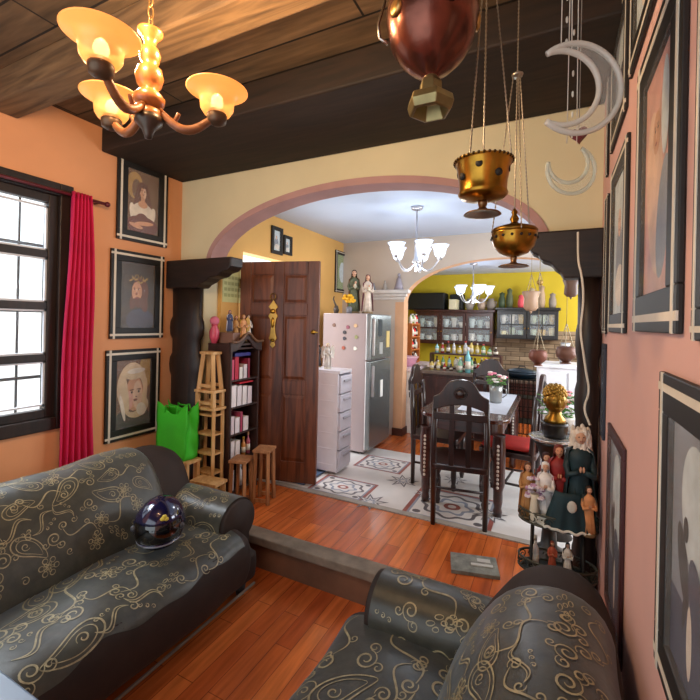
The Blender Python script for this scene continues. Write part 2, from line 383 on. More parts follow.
# curtain
def curt(u, v):
    z = lerp(2.575, .62, v); y0 = lerp(1.66, 1.60, v**.7); y1 = lerp(1.79, 1.84, v**.7)
    return (XL+.075+.028*math.sin(u*5.5*2*PI+.8*v)+.01*math.sin(7*v), lerp(y0, y1, u)+.004*math.sin(9*v+u*5), z)
ct = thing('curtain', 'magenta curtain hanging beside the barred window', 'curtain', (0, 0, 0))
MB().grid(curt, 66, 24).build('cloth', mat('c4124c', .8, noise=.1, scale=5), ct, solid=.004)
h = MB().tube([(XL+.075, .3, 2.55), (XL+.075, 1.9, 2.55)], .011, 10); h.ell((XL+.075, 1.91, 2.55), .02)
h.tube([(XL, 1.86, 2.55), (XL+.075, 1.86, 2.55)], .007); h.tube([(XL, .36, 2.55), (XL+.075, .36, 2.55)], .007)
tag(h.build('curtain_rod', mat('5b1a24', .4)), 'thin dark red rod carrying the magenta curtain', 'curtain rod')
# ---------------------------------------------------------------- framed pictures
PM = {k: mat(v, .5, noise=.18, scale=14) for k, v in dict(bgd='2a211c', bgw='6b4a30', skin='c58f6c', skinp='d8b296', hair='5a2817', white='d9cfc0', red='5e1a1c', blue='2c3550',
      grey='7f8791', pale='c3cfd2', pink='cf9a8c', dark='15141a', green='8a9a62', lip='7c2c28', veil='cdb592', gold='a98544').items()}
def art(mb, w, h, z0, style, y):
    """flat painted shapes of a picture; returns the material list"""
    K = list(PM.keys()); I = lambda k: K.index(k); n = [0]
    def lay():
        n[0] += 1; return y-.0002*n[0]
    def R(a, b, c, d, k): yy = lay(); mb.quad((a*w, yy, z0+c*h), (b*w, yy, z0+c*h), (b*w, yy, z0+d*h), (a*w, yy, z0+d*h), I(k))
    def E(cx, cz, rx, rz, k, rot=0): mb.disc((cx*w, z0+cz*h), rx*w, rz*h, lay(), I(k), 22, None, rot)
    def face(cx, cz, r, s='skin', q=1.35):
        E(cx, cz, r, r*q*w/h, s)
        for sx in (-1, 1):
            E(cx+sx*r*.4, cz+r*.22*w/h, r*.17, r*.1*w/h, 'dark'); E(cx+sx*r*.4, cz+r*.45*w/h, r*.24, r*.06*w/h, 'hair')
        E(cx+r*.05, cz-r*.15*w/h, r*.07, r*.3*w/h, 'skinp'); E(cx, cz-r*.7*w/h, r*.27, r*.1*w/h, 'lip')
    def eyes(cx, cz, r, turn=0):
        k = w/h
        for sx in (-1, 1):
            E(cx+sx*r*.42+turn*r, cz+r*.16*k, r*.24, r*.13*k, 'skinp'); E(cx+sx*r*.42+turn*r, cz+r*.16*k, r*.13, r*.13*k, 'dark'); E(cx+sx*r*.43+turn*r, cz+r*.42*k, r*.28, r*.07*k, 'hair', sx*-.12)
        E(cx+turn*r*1.3, cz-r*.12*k, r*.09, r*.36*k, 'skinp'); E(cx+turn*r*1.3+r*.1, cz-r*.38*k, r*.12, r*.07*k, 'hair'); E(cx+turn*r*1.2, cz-r*.68*k, r*.27, r*.1*k, 'lip'); E(cx+turn*r*1.2, cz-r*.8*k, r*.2, r*.06*k, 'bgw')
    if style == 'lady':
        R(-.5, .5, 0, 1, 'bgw'); E(-.25, .75, .25, .22, 'gold'); E(-.2, .7, .14, .16, 'bgw'); E(0, .69, .2, .15, 'hair'); E(-.16, .55, .1, .2, 'hair', -.2); E(.16, .55, .1, .2, 'hair', .2); E(.22, .44, .07, .1, 'hair', .3)
        R(-.06, .06, .44, .6, 'skin'); E(0, .36, .32, .14, 'white'); E(0, .47, .15, .06, 'skin'); E(-.3, .3, .1, .16, 'white', .2); E(.3, .3, .1, .16, 'white', -.2); E(0, .12, .5, .16, 'red'); E(-.02, .22, .2, .1, 'red'); E(.06, .16, .3, .035, 'skin', .12); E(-.2, .1, .22, .035, 'skin', -.2)
        E(0, .67, .105, .105, 'skin'); E(.05, .66, .05, .09, 'skinp'); eyes(0, .67, .1); E(0, .77, .13, .035, 'hair'); E(-.1, .72, .03, .08, 'hair', -.2); E(.1, .72, .03, .08, 'hair', .2)
    elif style == 'thorn':
        R(-.5, .5, 0, 1, 'dark'); E(-.3, .7, .12, .12, 'bgd'); E(.05, .2, .5, .27, 'bgd'); E(.1, .12, .42, .18, 'blue'); E(.08, .56, .25, .22, 'hair'); E(.18, .42, .12, .18, 'hair', .2); E(-.12, .42, .1, .14, 'hair', -.2)
        E(-.02, .56, .15, .15, 'skin'); E(-.04, .57, .11, .13, 'skin'); eyes(-.02, .58, .14, -.1); E(-.01, .41, .12, .065, 'hair'); E(-.03, .455, .06, .012, 'lip'); E(.02, .36, .07, .05, 'hair')
        for q_ in range(7): E(-.2+.075*q_, .73+.03*math.sin(q_*1.3), .06, .014, 'gold', .5*(-1)**q_)
        for q_ in range(6): E(-.16+.08*q_, .78+.02*math.sin(q_), .012, .035, 'gold', .4*(-1)**q_)
    elif style == 'veil':
        R(-.5, .5, 0, 1, 'bgw'); E(.36, .8, .2, .25, 'gold'); E(-.02, .58, .43, .38, 'veil'); E(0, .1, .52, .2, 'bgd'); E(.1, .3, .36, .18, 'veil'); E(.0, .5, .3, .29, 'bgw'); E(.04, .49, .25, .26, 'skin'); E(.13, .46, .14, .22, 'skinp'); E(-.1, .4, .1, .14, 'pink'); eyes(.05, .49, .24, .05)
        E(-.24, .52, .1, .33, 'veil', .14); E(.03, .79, .3, .09, 'veil', .05); E(.08, .83, .26, .04, 'white', .08); E(.33, .45, .07, .26, 'veil', -.1); E(.24, .24, .14, .1, 'white', .3); E(-.3, .3, .05, .2, 'white', .2); E(0, .02, .5, .08, 'dark')
    elif style == 'pale':
        R(-.5, .5, 0, 1, 'pale'); E(0, .35, .3, .3, 'grey'); face(0, .66, .13, 'skinp'); E(.1, .2, .35, .15, 'white')
    elif style == 'pink':
        R(-.5, .5, 0, 1, 'pink'); E(-.1, .45, .3, .38, 'skinp', .2); E(.2, .3, .2, .25, 'grey', -.2); face(-.05, .7, .13); E(.25, .75, .12, .2, 'pale')
    elif style == 'night':
        R(-.5, .5, 0, 1, 'grey'); E(.1, .7, .35, .25, 'pale', .2); R(-.5, .5, 0, .3, 'blue'); E(-.18, .45, .12, .16, 'dark', .4); E(-.1, .33, .05, .14, 'dark', -.3); E(-.12, .6, .06, .05, 'dark'); E(.0, .2, .06, .14, 'white'); E(.2, .35, .18, .2, 'blue', .5)
    elif style == 'leaf':
        R(-.5, .5, 0, 1, 'green'); E(0, .5, .25, .3, 'pale')
    else:
        R(-.5, .5, 0, 1, 'bgd'); E(0, .3, .35, .25, 'blue'); face(0, .64, .16); E(0, .82, .17, .07, 'hair')
    return [PM[k] for k in K]
FRB = mat('14110f', .55, noise=.25, scale=30)
FRR = mat('3b1519', .5); INL = mat('d8d0c0', .6)
def picture(label, p, w, h, rz, style, group=None, inlay=True, fm=None, b=.075, depth=.022, shiny=False):
    """p = bottom centre on the wall; local -y faces the room"""
    r = thing('framed_picture', label, 'picture', p, rz, group)
    f = MB(); b = min(b, w*.2)
    f.box(-w/2, w/2, -depth, -.001, 0, b).box(-w/2, w/2, -depth, -.001, h-b, h).box(-w/2, -w/2+b, -depth, -.001, b, h-b).box(w/2-b, w/2, -depth, -.001, b, h-b)
    f.build('frame', fm or FRB, r, .003)
    if inlay:
        q = MB(); i = b*.36; s = b*.2; d = depth+.0015
        for sx in (-1, 1): q.box(sx*(w/2-i)-s/2, sx*(w/2-i)+s/2, -d, -depth+.004, 0, h)
        for z in (i, h-i): q.box(-w/2, w/2, -d+.0005, -depth+.004, z-s/2, z+s/2)
        q.build('inlay', INL, r)
    a = MB(); ms = art(a, w-2*b, h-2*b, b, style, -.002)
    a.build('picture', ms, r)
    MB().box(-w/2+b, w/2-b, -.0122, -.0115, b, h-b).build('glass', glass('ffffff', .06, .05), r)
    return r
LW, RW = PI/2, -PI/2
for (x0, x1, yt0, yb0, yt1, yb1, st, lab) in ((117, 167, 152, 237, 172, 250, 'lady', 'black framed portrait of a red haired woman in white, topmost by the curtain'),
        (110, 163, 246, 336, 259, 340, 'thorn', 'black framed portrait of a man with a thorn crown, middle of three by the curtain'),
        (105, 159, 348, 441, 350, 432, 'veil', 'black framed portrait of a face in a pale veil, lowest by the curtain')):
    a, b = P(x0, yt0, X=XL), P(x0, yb0, X=XL); c, d = P(x1, yt1, X=XL), P(x1, yb1, X=XL)
    zt_, zb_ = (a.z+c.z)/2, (b.z+d.z)/2
    picture(lab, (XL, (a.y+c.y)/2, zb_), c.y-a.y, zt_-zb_, LW, st, 'portraits beside the window', b=.085)
def rpic(px0, px1, z0, z1, st, lab, inlay=True, fm=None, b=.075, grp='pictures on the right wall', depth=.013):
    y0 = min(2.41, P(px0, 330, X=XR-depth).y); y1 = P(px1, 330, X=XR-depth).y
    picture(lab, (XR, (y0+y1)/2, z0), abs(y0-y1), z1-z0, RW, st, grp, inlay, fm, b, depth)
rpic(632, 676, 1.71, 2.49, 'pink', 'large black framed pink portrait with white inlay, right wall above the red thin frame', b=.1)
rpic(607.5, 623, 1.70, 2.40, 'pale', 'black framed pale picture with white inlay, second from the arch corner')
rpic(597.3, 604.5, 1.69, 2.36, 'thorn', 'black framed narrow looking picture nearest the arch corner, middle row')
rpic(690, 760, 1.70, 2.50, 'night', 'dark bluish framed picture cut by the right photo edge, middle row', b=.1)
rpic(623, 660, 2.58, 3.08, 'pale', 'black framed picture high under the ceiling above the large pink portrait')
rpic(606, 620, 2.52, 3.02, 'night', 'black framed picture high on the right wall, second from the arch corner')
rpic(595.5, 603, 2.47, 2.98, 'dark', 'black framed picture high on the right wall, next to the arch corner')
rpic(664, 800, 2.6, 3.08, 'thorn', 'black framed picture high under the ceiling, nearest the right photo edge')
rpic(598, 604.5, 1.18, 1.64, 'pale', 'small blue framed picture low beside the dark post', False, mat('1c2436', .5), .05)
rpic(609.5, 625, .56, 1.31, 'night', 'dark red framed picture hanging low behind the loveseat', False, FRR, .04)
rpic(660, 735, .985, 1.625, 'night', 'large black framed night scene with white inlay at the right photo edge, low', b=.085, depth=.014)
s = MB().box(XR-.012, XR-.001, P(679, 300, X=XR).y-.012, P(679, 300, X=XR).y, 1.72, 2.6)
tag(s.build('wooden_strip', FRR), 'thin dark red strip upright between two large frames', 'strip')
# dining room wall pictures
for (x0, x1, y0, y1, st, lab, inl) in ((271, 281.5, 224, 251, 'pale', 'small dark framed photo on the amber wall, left of its pair', False), (283, 291, 233, 252, 'pale', 'small dark framed photo on the amber wall, right of its pair', False),
        (335, 348.5, 249, 290, 'leaf', 'black framed green picture with pale inlay above the refrigerator', True)):
    a, b = P(x0, y0, X=XL2), P(x1, y1, X=XL2); zb_ = P(x0, y1+2, X=XL2).z
    picture(lab, (XL2, (a.y+b.y)/2, zb_), b.y-a.y, P((x0+x1)/2, y0+3, X=XL2).z-zb_, LW, st, 'pictures on the amber wall', inl, None, .05)
# ---------------------------------------------------------------- posts with corbels
def post(label, x0, x1, side, xc, zc0, zc1):
    cx = (x0+x1)/2; w = (x1-x0)/2; SYP = .07
    r = thing('wooden_post', label, 'post', (cx, YA-.088, ZF))
    k_ = .9; pr = [(w, 0), (w, .3), (w*k_, .33), (w*k_, .55), (w, .58), (w, .66), (w*k_, .7), (w*k_, 1.0), (w, 1.04), (w*1.04, 1.1), (w, 1.16), (w*.86, 1.2), (w*.86, 1.32), (w, 1.36), (w*1.04, 1.42), (w, 1.48), (w*.88, 1.52), (w*.9, zc0-ZF)]
    MB().lathe(pr, 20, 0, T(0, 0, 0), 1, SYP/w).build('shaft', DARKW, r)
    s = side; a = (x0 if s > 0 else x1)-cx; L = abs(xc-(x0 if s > 0 else x1)); H = zc1-zc0
    poly = [(0, 0), (.5, 0), (.55, .12), (.62, .2), (.68, .32), (.8, .38), (.86, .5), (.95, .56), (1, .7), (1, 1), (0, 1)]
    pts = [(a+s*L*u, zc0-ZF+H*v) for u, v in poly]
    MB().prism(pts, -.075, .07).build('corbel', DARKX, r, .01)
    return r
post('dark carved wooden post and corbel at the left foot of the arch', -3.045, -2.67, 1, P(236, 270, Y=YA-.1).x, 1.98, 2.22)
post('dark turned wooden post and corbel at the right foot of the arch', P(577, 300, Y=YA-.15).x, XR-.003, -1, P(529, 245, Y=YA-.1).x, 1.98, 2.24)
# ---------------------------------------------------------------- sofas
def resample(pts, step):
    out = [Vector(pts[0])]
    for a, b in zip(pts, pts[1:]):
        a = Vector(a); b = Vector(b); n = max(1, int((b-a).length/step))
        for i in range(1, n+1): out.append(a.lerp(b, i/n))
    return out
def smooth_poly(pts, it=2):
    for _ in range(it):
        o = []
        for i in range(len(pts)):
            a = Vector(pts[i]); b = Vector(pts[(i+1) % len(pts)]); o += [a.lerp(b, .25), a.lerp(b, .75)]
        pts = o
    return [tuple(p) for p in pts]
def wob(p, k=.006): return Vector((k*math.sin(9*p.y+3*p.z), 0, k*math.sin(7*p.y+2.1+5*p.x)+.5*k*math.sin(17*p.y+9*p.x)))
def cushion(mb, prof, y0, y1, r, mi=0, k=.006, ny=24):
    """closed profile (x,z) swept along y with rounded ends"""
    prof = [Vector(p) for p in prof]; n = len(prof); c = sum(prof, Vector((0, 0)))/n
    hx = max(abs(p.x-c.x) for p in prof); hz = max(abs(p.y-c.y) for p in prof)
    rows = [(y0+r*(1-math.cos(a)), r*(1-math.sin(a))) for a in [PI/2*i/5 for i in range(6)]]
    ys = rows+[(lerp(y0+r, y1-r, i/ny), 0) for i in range(1, ny)]+[(y0+y1-y, q) for y, q in reversed(rows)]
    vs = []
    for y, ins in ys:
        sx = max(.05, 1-ins/hx*.8); sz = max(.05, 1-ins/hz*.8)
        for p in prof:
            q = Vector((c.x+(p.x-c.x)*sx, y, c.y+(p.y-c.y)*sz)); vs.append(q+wob(q, k))
    fs = [(i*n+j, i*n+(j+1) % n, (i+1)*n+(j+1) % n, (i+1)*n+j) for i in range(len(ys)-1) for j in range(n)]
    fs.append(tuple(range(n-1, -1, -1))); fs.append(tuple((len(ys)-1)*n+j for j in range(n)))
    mb.add(vs, fs, mi, True)
class Sheet:
    """a strip of a swept surface measured in metres: s along y, t along the profile"""
    def __init__(s, prof, k=.006, off=.003, fn=None):
        s.p = [Vector(q) for q in prof]; s.k = k; s.off = off; s.L = [0]; s.fn = fn
        for a, b in zip(s.p, s.p[1:]): s.L.append(s.L[-1]+(b-a).length)
    def at(s, y, t):
        t = max(0, min(s.L[-1]-1e-6, t)); i = 0
        while s.L[i+1] < t: i += 1
        u = (t-s.L[i])/(s.L[i+1]-s.L[i]); p = s.p[i].lerp(s.p[i+1], u); d = (s.p[i+1]-s.p[i]).normalized()
        q = Vector((p.x, y, p.y)); n = Vector((-d.y, 0, d.x))
        if s.fn: return s.fn(q, n*s.off)
        return q+wob(q, s.k)+n*s.off
def spiral(cx, cy, r, turns, a0, sg=1, n=26):
    return [(cx+r*(1-.8*i/n)*math.cos(a0+sg*turns*2*PI*i/n), cy+r*(1-.8*i/n)*math.sin(a0+sg*turns*2*PI*i/n)) for i in range(n+1)]
def paisley(r):
    o = []
    for i in range(37):
        a = 2*PI*i/36; x = r*(1.25*math.cos(a)); y = r*.55*math.sin(a)*(1-.45*math.cos(a)); y += r*.35*max(0, math.cos(a))**2
        o.append((x, y))
    return o
def scurve(L, A): return [(L*(i/24-.5), A*math.sin(2*PI*i/24)) for i in range(25)]
def flower(r): return [(r*(.65+.35*math.cos(5*2*PI*i/50))*math.cos(2*PI*i/50), r*(.65+.35*math.cos(5*2*PI*i/50))*math.sin(2*PI*i/50)) for i in range(51)]
def motif(kind, s):
    if kind == 0:
        return [(paisley(s), .1), ([(x*.72-.02*s, y*.7) for x, y in paisley(s)], .06), (spiral(-.35*s, 0, .28*s, 1.2, 0), .08)]
    if kind == 1:
        return [(scurve(2.6*s, .45*s), .12), (spiral(1.35*s, .25*s, .33*s, 1.4, -PI/2), .1), (spiral(-1.35*s, -.25*s, .33*s, 1.4, PI/2), .1), (spiral(.3*s, -.55*s, .25*s, 1.3, PI/2, -1), .08)]
    if kind == 2:
        return [(flower(.35*s), .08), (flower(.18*s), .06)]+[([(.45*s*math.cos(a)+.16*s*math.cos(b), .45*s*math.sin(a)+.16*s*math.sin(b)) for b in [2*PI*i/12 for i in range(13)]], .07) for a in [k*2*PI/6 for k in range(6)]]
    if kind == 4:
        return [(scurve(2.2*s, .35*s), .1), ([(x, y+.22*s*math.sin(PI*i/24)) for i, (x, y) in enumerate(scurve(2.2*s, .35*s))], .08), (spiral(1.25*s, .2*s, .3*s, 1.2, -PI/2), .1)]+[(spiral((-.6+.4*k)*s, -.55*s, .14*s, 1.1, k), .07) for k in range(3)]
    if kind == 5:
        return [([(.2*s*k+.14*s*math.cos(b)*(1.4 if k % 2 else 1), .25*s*math.sin(k*2.1)+.09*s*math.sin(b)) for b in [2*PI*i/10 for i in range(11)]], .06) for k in range(-3, 4)]+[(spiral(.8*s, .1*s, .35*s, 1.3, 2), .09)]
    return [(spiral(0, 0, .5*s, 1.6, .5), .11), (spiral(.55*s, .4*s, .3*s, 1.3, 3, -1), .09), (spiral(-.5*s, .45*s, .26*s, 1.2, 5.5), .08)]
def scrolls(mb, sheet, ya, yb, ta, tb, mi, seed, sc=.062, dens=1.35, w=1.0):
    rnd = random.Random(seed); pitch = sc*2.25/dens
    ny = max(1, int((yb-ya)/pitch)); nt = max(1, int((tb-ta)/(pitch*.85))); k = seed
    for i in range(ny):
        for j in range(nt):
            cy = ya+(i+.5+(.25 if j % 2 else -.2))*(yb-ya)/ny+rnd.uniform(-.2, .2)*sc; ct_ = ta+(j+.5)*(tb-ta)/nt+rnd.uniform(-.15, .15)*sc
            k += 1; rot = rnd.uniform(-.9, .9)+(PI if rnd.random() < .4 else 0); s_ = sc*rnd.uniform(.85, 1.15)
            for pl, ww in motif(rnd.choice((0, 1, 4, 1, 3, 0, 5, 2)), s_):
                q = [(cy+x*math.cos(rot)-y*math.sin(rot), ct_+x*math.sin(rot)+y*math.cos(rot)) for x, y in pl]
                if min(p[0] for p in q) < ya or max(p[0] for p in q) > yb or min(p[1] for p in q) < ta or max(p[1] for p in q) > tb: continue
                vs = []
                for a in range(len(q)):
                    d = Vector(q[min(a+1, len(q)-1)])-Vector(q[max(a-1, 0)])
                    if d.length < 1e-9: d = Vector((1, 0))
                    d.normalize(); e_ = (.35+.65*math.sin(PI*(a+.5)/len(q)))*ww*s_*.42*w
                    vs += [sheet.at(q[a][0]-d.y*e_, q[a][1]+d.x*e_), sheet.at(q[a][0]+d.y*e_, q[a][1]-d.x*e_)]
                mb.add(vs, [(2*a, 2*a+1, 2*a+3, 2*a+2) for a in range(len(q)-1)], mi, True)
CLOTH = mat('38362b', .38, noise=.3, scale=22, bump=.12, sheen=.22)
GOLD = mat('988d6c', .45, noise=.35, scale=40)
SUEDE = mat('26170f', .75, noise=.25, scale=12)
def make_sofa(name, label, loc, rz, L, seed, cat='sofa'):
    r = thing(name, label, cat, loc, rz)
    A = .30                                             # arm width
    base = smooth_poly([(.08, .05), (.93, .05), (.95, .2), (.93, .3), (.08, .3)], 2)
    b = MB(); cushion(b, base, .03, L-.03, .05, 0, .003); bo = b.build('base', SUEDE, r)
    MB().tube([(.955, .08, .085), (.955, L-.08, .085)], .008, 8).build('piping', mat('6b5c4c', .7), bo)
    for x in (.16, .86):
        for y in (.1, L-.1): MB().lathe([(.025, 0), (.035, .06)], 12, 0, T(x, y, 0)).build('foot', BLACK, r)
    # backrest: dark shell and the patterned cushion over it
    shell = smooth_poly([(.02, .2), (.015, .6), (.03, .8), (.14, .87), (.31, .83), (.43, .66), (.50, .5), (.5, .2)], 2)
    b = MB(); cushion(b, shell, .06, L-.06, .2, 0, .004); b.build('backrest', SUEDE, r)
    bp = smooth_poly([(.02, .4), (.015, .62), (.04, .83), (.16, .9), (.335, .855), (.46, .68), (.535, .5), (.53, .4)], 2)
    b = MB(); yb0, yb1 = .345, L-.345; cushion(b, bp, yb0, yb1, .06, 0)
    up = [p for p in bp]; i0 = min(range(len(up)), key=lambda i: abs(up[i][0]-.06)+abs(up[i][1]-.8)); 
    seq = [up[(i0+k) % len(up)] for k in range(len(up))]; seq = [p for p in seq if p[1] > .47 and not (p[0] < .05 and p[1] < .78)]
    scrolls(b, Sheet(seq), yb0+.05, yb1-.05, .02, Sheet(seq).L[-1]-.02, 1, seed+3)
    b.build('back_cushion', [CLOTH, GOLD], r)
    sp = smooth_poly([(.40, .27), (.40, .42), (.54, .47), (.78, .475), (.97, .455), (1.03, .38), (1.03, .22), (.99, .14), (.9, .14), (.9, .27)], 2)
    b = MB(); cushion(b, sp, .17, L-.17, .08, 2, .006)
    top = [p for p in sp if p[1] > .375]; top.sort(key=lambda p: (p[0] if p[0] < .97 else .97+.46-p[1]))
    sh = Sheet(top, .006, .0015); nn = 30
    # patterned top cloth ends in a wavy hem at the front edge
    vs = []
    for i in range(61):
        y = lerp(.24, L-.24, i/60)
        for j in range(nn+1):
            t_ = lerp(.02, sh.L[-1]-.015+.012*math.sin(y*11)+.01*math.sin(y*23), j/nn); vs.append(sh.at(y, t_))
    b.add(vs, [(i*(nn+1)+j, (i+1)*(nn+1)+j, (i+1)*(nn+1)+j+1, i*(nn+1)+j+1) for i in range(60) for j in range(nn)], 0, True)
    sh2 = Sheet(top, .006, .0035); scrolls(b, sh2, .25, L-.25, .1, sh.L[-1]-.02, 1, seed+9, .085)
    b.build('seat_cushion', [CLOTH, GOLD, SUEDE], r)
    for e_ in (0, 1):
        yc = .16 if e_ == 0 else L-.16; sg = -1 if e_ == 0 else 1
        prof = []
        for i in range(21):
            a = -PI*.28+PI*1.5*i/20; prof.append((yc+.145*math.cos(a), .485+.13*math.sin(a)))
        prof = [(yc+.1, .08)]+prof+[(yc-.1, .08)]
        m_ = MB()
        # loft along x
        xs = [.10, .12, .16, .3, .5, .7, .84, .885, .90]; ins = [.04, .012, 0, 0, 0, 0, 0, .012, .03]; vs = []; n = len(prof)
        for x, q in zip(xs, ins):
            for (yy, zz) in prof:
                vs.append((x, yc+(yy-yc)*(1-q*2), .4+(zz-.4)*(1-q)-.03*max(0, .5-x)))
        fs = [(i*n+j, i*n+(j+1) % n, (i+1)*n+(j+1) % n, (i+1)*n+j) for i in range(len(xs)-1) for j in range(n)]
        fs += [tuple(range(n-1, -1, -1)), tuple((len(xs)-1)*n+j for j in range(n))]
        m_.add(vs, fs, 0, True); ar_ = m_.build('armrest', SUEDE, r)
        c = MB(); pr2 = prof[1:-1]; pr2 = [Vector((p[0]-yc, p[1])) for p in pr2]
        if sg > 0: pr2 = list(reversed(pr2)); 
        pr2 = pr2[:17]
        def fn(q, o, yc=yc): return Vector((q.y, yc+q.x*1.012, q.z*1.004-.03*max(0, .5-q.y)))+Vector((0, o.x, o.z))
        if sg < 0: pr2 = list(pr2)
        S0 = Sheet(pr2, 0, .004 if sg > 0 else -.004, fn); nn2 = 24; vs = []
        for i in range(21):
            x = lerp(.3, .875, i/20)
            for j in range(nn2+1): vs.append(S0.at(x, S0.L[-1]*j/nn2))
        c.add(vs, [(i*(nn2+1)+j, (i+1)*(nn2+1)+j, (i+1)*(nn2+1)+j+1, i*(nn2+1)+j+1) for i in range(20) for j in range(nn2)], 0, True)
        S1 = Sheet(pr2, 0, .006 if sg > 0 else -.006, fn); scrolls(c, S1, .32, .86, .02, S1.L[-1]-.02, 1, seed+20+e_, .08)
        c.build('arm_cover', [CLOTH, GOLD], ar_)
    return r
make_sofa('sofa', 'long dark brocade sofa under the window with a helmet on its seat', (-2.60, .02, 0), 0, 2.1, 5)
make_sofa('loveseat', 'dark brocade loveseat with its back against the pink wall', (XR-.012, 1.86, 0), PI, 1.72, 11, 'sofa')
# helmet
hp = P(160, 550, Z=.475); hp = Vector((-1.90, 1.55, .475))
hr = thing('motorcycle_helmet', 'dark blue motorcycle helmet resting on the sofa seat', 'helmet', hp, math.radians(38))
hs = MB(); n1, n2 = 36, 22; keep = {}
def hsurf(az, el, k=1.0):
    rx, ry, rz_ = .125*k, .15*k, .135*k
    x = rx*math.cos(el)*math.sin(az); y = -ry*math.cos(el)*math.cos(az); z = .135+rz_*math.sin(el)
    if el < -.75: z = .135+rz_*math.sin(-.75)+(z-(.135+rz_*math.sin(-.75)))*.3
    return Vector((x, y, z))
vs = []; fs = []
for i in range(n1):
    for j in range(n2+1): vs.append(hsurf(2*PI*i/n1, lerp(-1.15, PI/2-.001, j/n2)))
for i in range(n1):
    az = 2*PI*(i+.5)/n1; az = az-2*PI if az > PI else az
    for j in range(n2):
        el = lerp(-1.15, PI/2, (j+.5)/n2)
        if abs(az) < 1.15 and -.42 < el < .3: continue
        fs.append((i*(n2+1)+j, ((i+1) % n1)*(n2+1)+j, ((i+1) % n1)*(n2+1)+j+1, i*(n2+1)+j+1))
hs.add(vs, fs, 0, True); hs.build('shell', mat('15153f', .16, .2, .25, 6, coat=1), hr, solid=.006)
v = MB().grid(lambda a, b: hsurf(lerp(-1.2, 1.2, a), lerp(-.46, .36, b), 1.012), 24, 8); v.build('visor', mat('08080c', .06, 0, .1, coat=1), hr)
MB().tube([hsurf(2*PI*i/n1, -1.0, 1.0) for i in range(n1)], .007, 6, 0, True).build('rim', mat('45454c', .4), hr)
MB().tube([hsurf(a, -.5, 1.02) for a in [lerp(-1.3, 1.3, i/16) for i in range(17)]], .005, 6).build('chin_guard', mat('8b8b92', .3, .5), hr)
q = MB(); q.ell(hsurf(1.22, .0, 1.02), (.016, .016, .016), 10); q.ell(hsurf(-1.22, .0, 1.02), (.016, .016, .016), 10); q.build('pivot', mat('3a3a40', .4), hr)
d = MB(); 
for (a, b) in ((.45, .62), (.52, .52), (.36, .55)): d.ell(hsurf(a, b, 1.0), (.014, .014, .01), 8)
d.build('decal', mat('c9b23a', .5), hr)
# coffee table in the lower left corner
ctb = thing('coffee_table', 'white topped low table at the lower left photo corner', 'table', (-1.26, .40, 0))
MB().box(-.27, .33, -.27, .265, .6, .625).build('tabletop', mat('7c90a6', .3, noise=.04), ctb, .006)
for x in (-.22, .28):
    for y in (-.22, .215): MB().lathe([(.016, 0), (.024, .6)], 12, 0, T(x, y, 0)).build('leg', mat('9aa4ae', .4, .6), ctb)
# slab behind loveseat
p = P(474, 567, Z=ZF); sl = MB().box(-.14, .14, -.1, .1, 0, .022)
sl.box(-.02, .11, -.03, -.005, .022, .03, 1).box(.02, .1, .02, .06, .022, .026, 1)
tag(sl.build('stone_slab', [mat('77776f', .8, noise=.35, scale=25, bump=.3), mat('b8b6b0', .7)], None, .003, p, .25), 'grey slab lying on the landing behind the loveseat', 'slab')
# ---------------------------------------------------------------- amber chandelier
hub = P(149, 100, D=1.3); hub = Vector((hub.x, hub.y, 2.385))
cl = thing('chandelier', 'turned wood chandelier with three amber glass shades', 'chandelier', hub)
TURN = wood('8a4f26', 'c07a3c', .35, (8, 8, 2), .3)
MB().lathe([(.001, -.085), (.012, -.08), (.018, -.06), (.034, -.045), (.04, -.03), (.036, -.01), (.02, -.002), (.03, .0), (.045, .012), (.047, .03), (.03, .05), (.022, .056), (.036, .07), (.042, .095), (.036, .12), (.02, .132), (.028, .145), (.032, .165), (.026, .185), (.015, .195), (.022, .215), (.036, .232), (.038, .24), (.01, .245), (.001, .246)], 28).build('body', TURN, cl)
MB().lathe([(.001, -.1), (.01, -.098), (.014, -.085), (.02, -.07), (.041, -.05), (.043, -.03)], 24).build('finial', mat('4a4038', .35, .6), cl)
ch = MB()
for k in range(14):
    z = .25+k*.038; M = T(0, 0, z) @ RZ(PI/2*(k % 2)); ch.tube([M @ Vector((.009*math.cos(a), 0, .024*math.sin(a)+.015)) for a in [2*PI*i/10 for i in range(10)]], .0022, 5, 0, True)
ch.build('chain', mat('8a6a40', .4, .7), cl)
MB().lathe([(.05, ZC-hub.z-.03), (.045, ZC-hub.z-.001)], 20).build('canopy', TURN, cl)
SHADE = mat('d8a060', .35, noise=.03, emit=.5, ecol='f09848', alpha=.68)
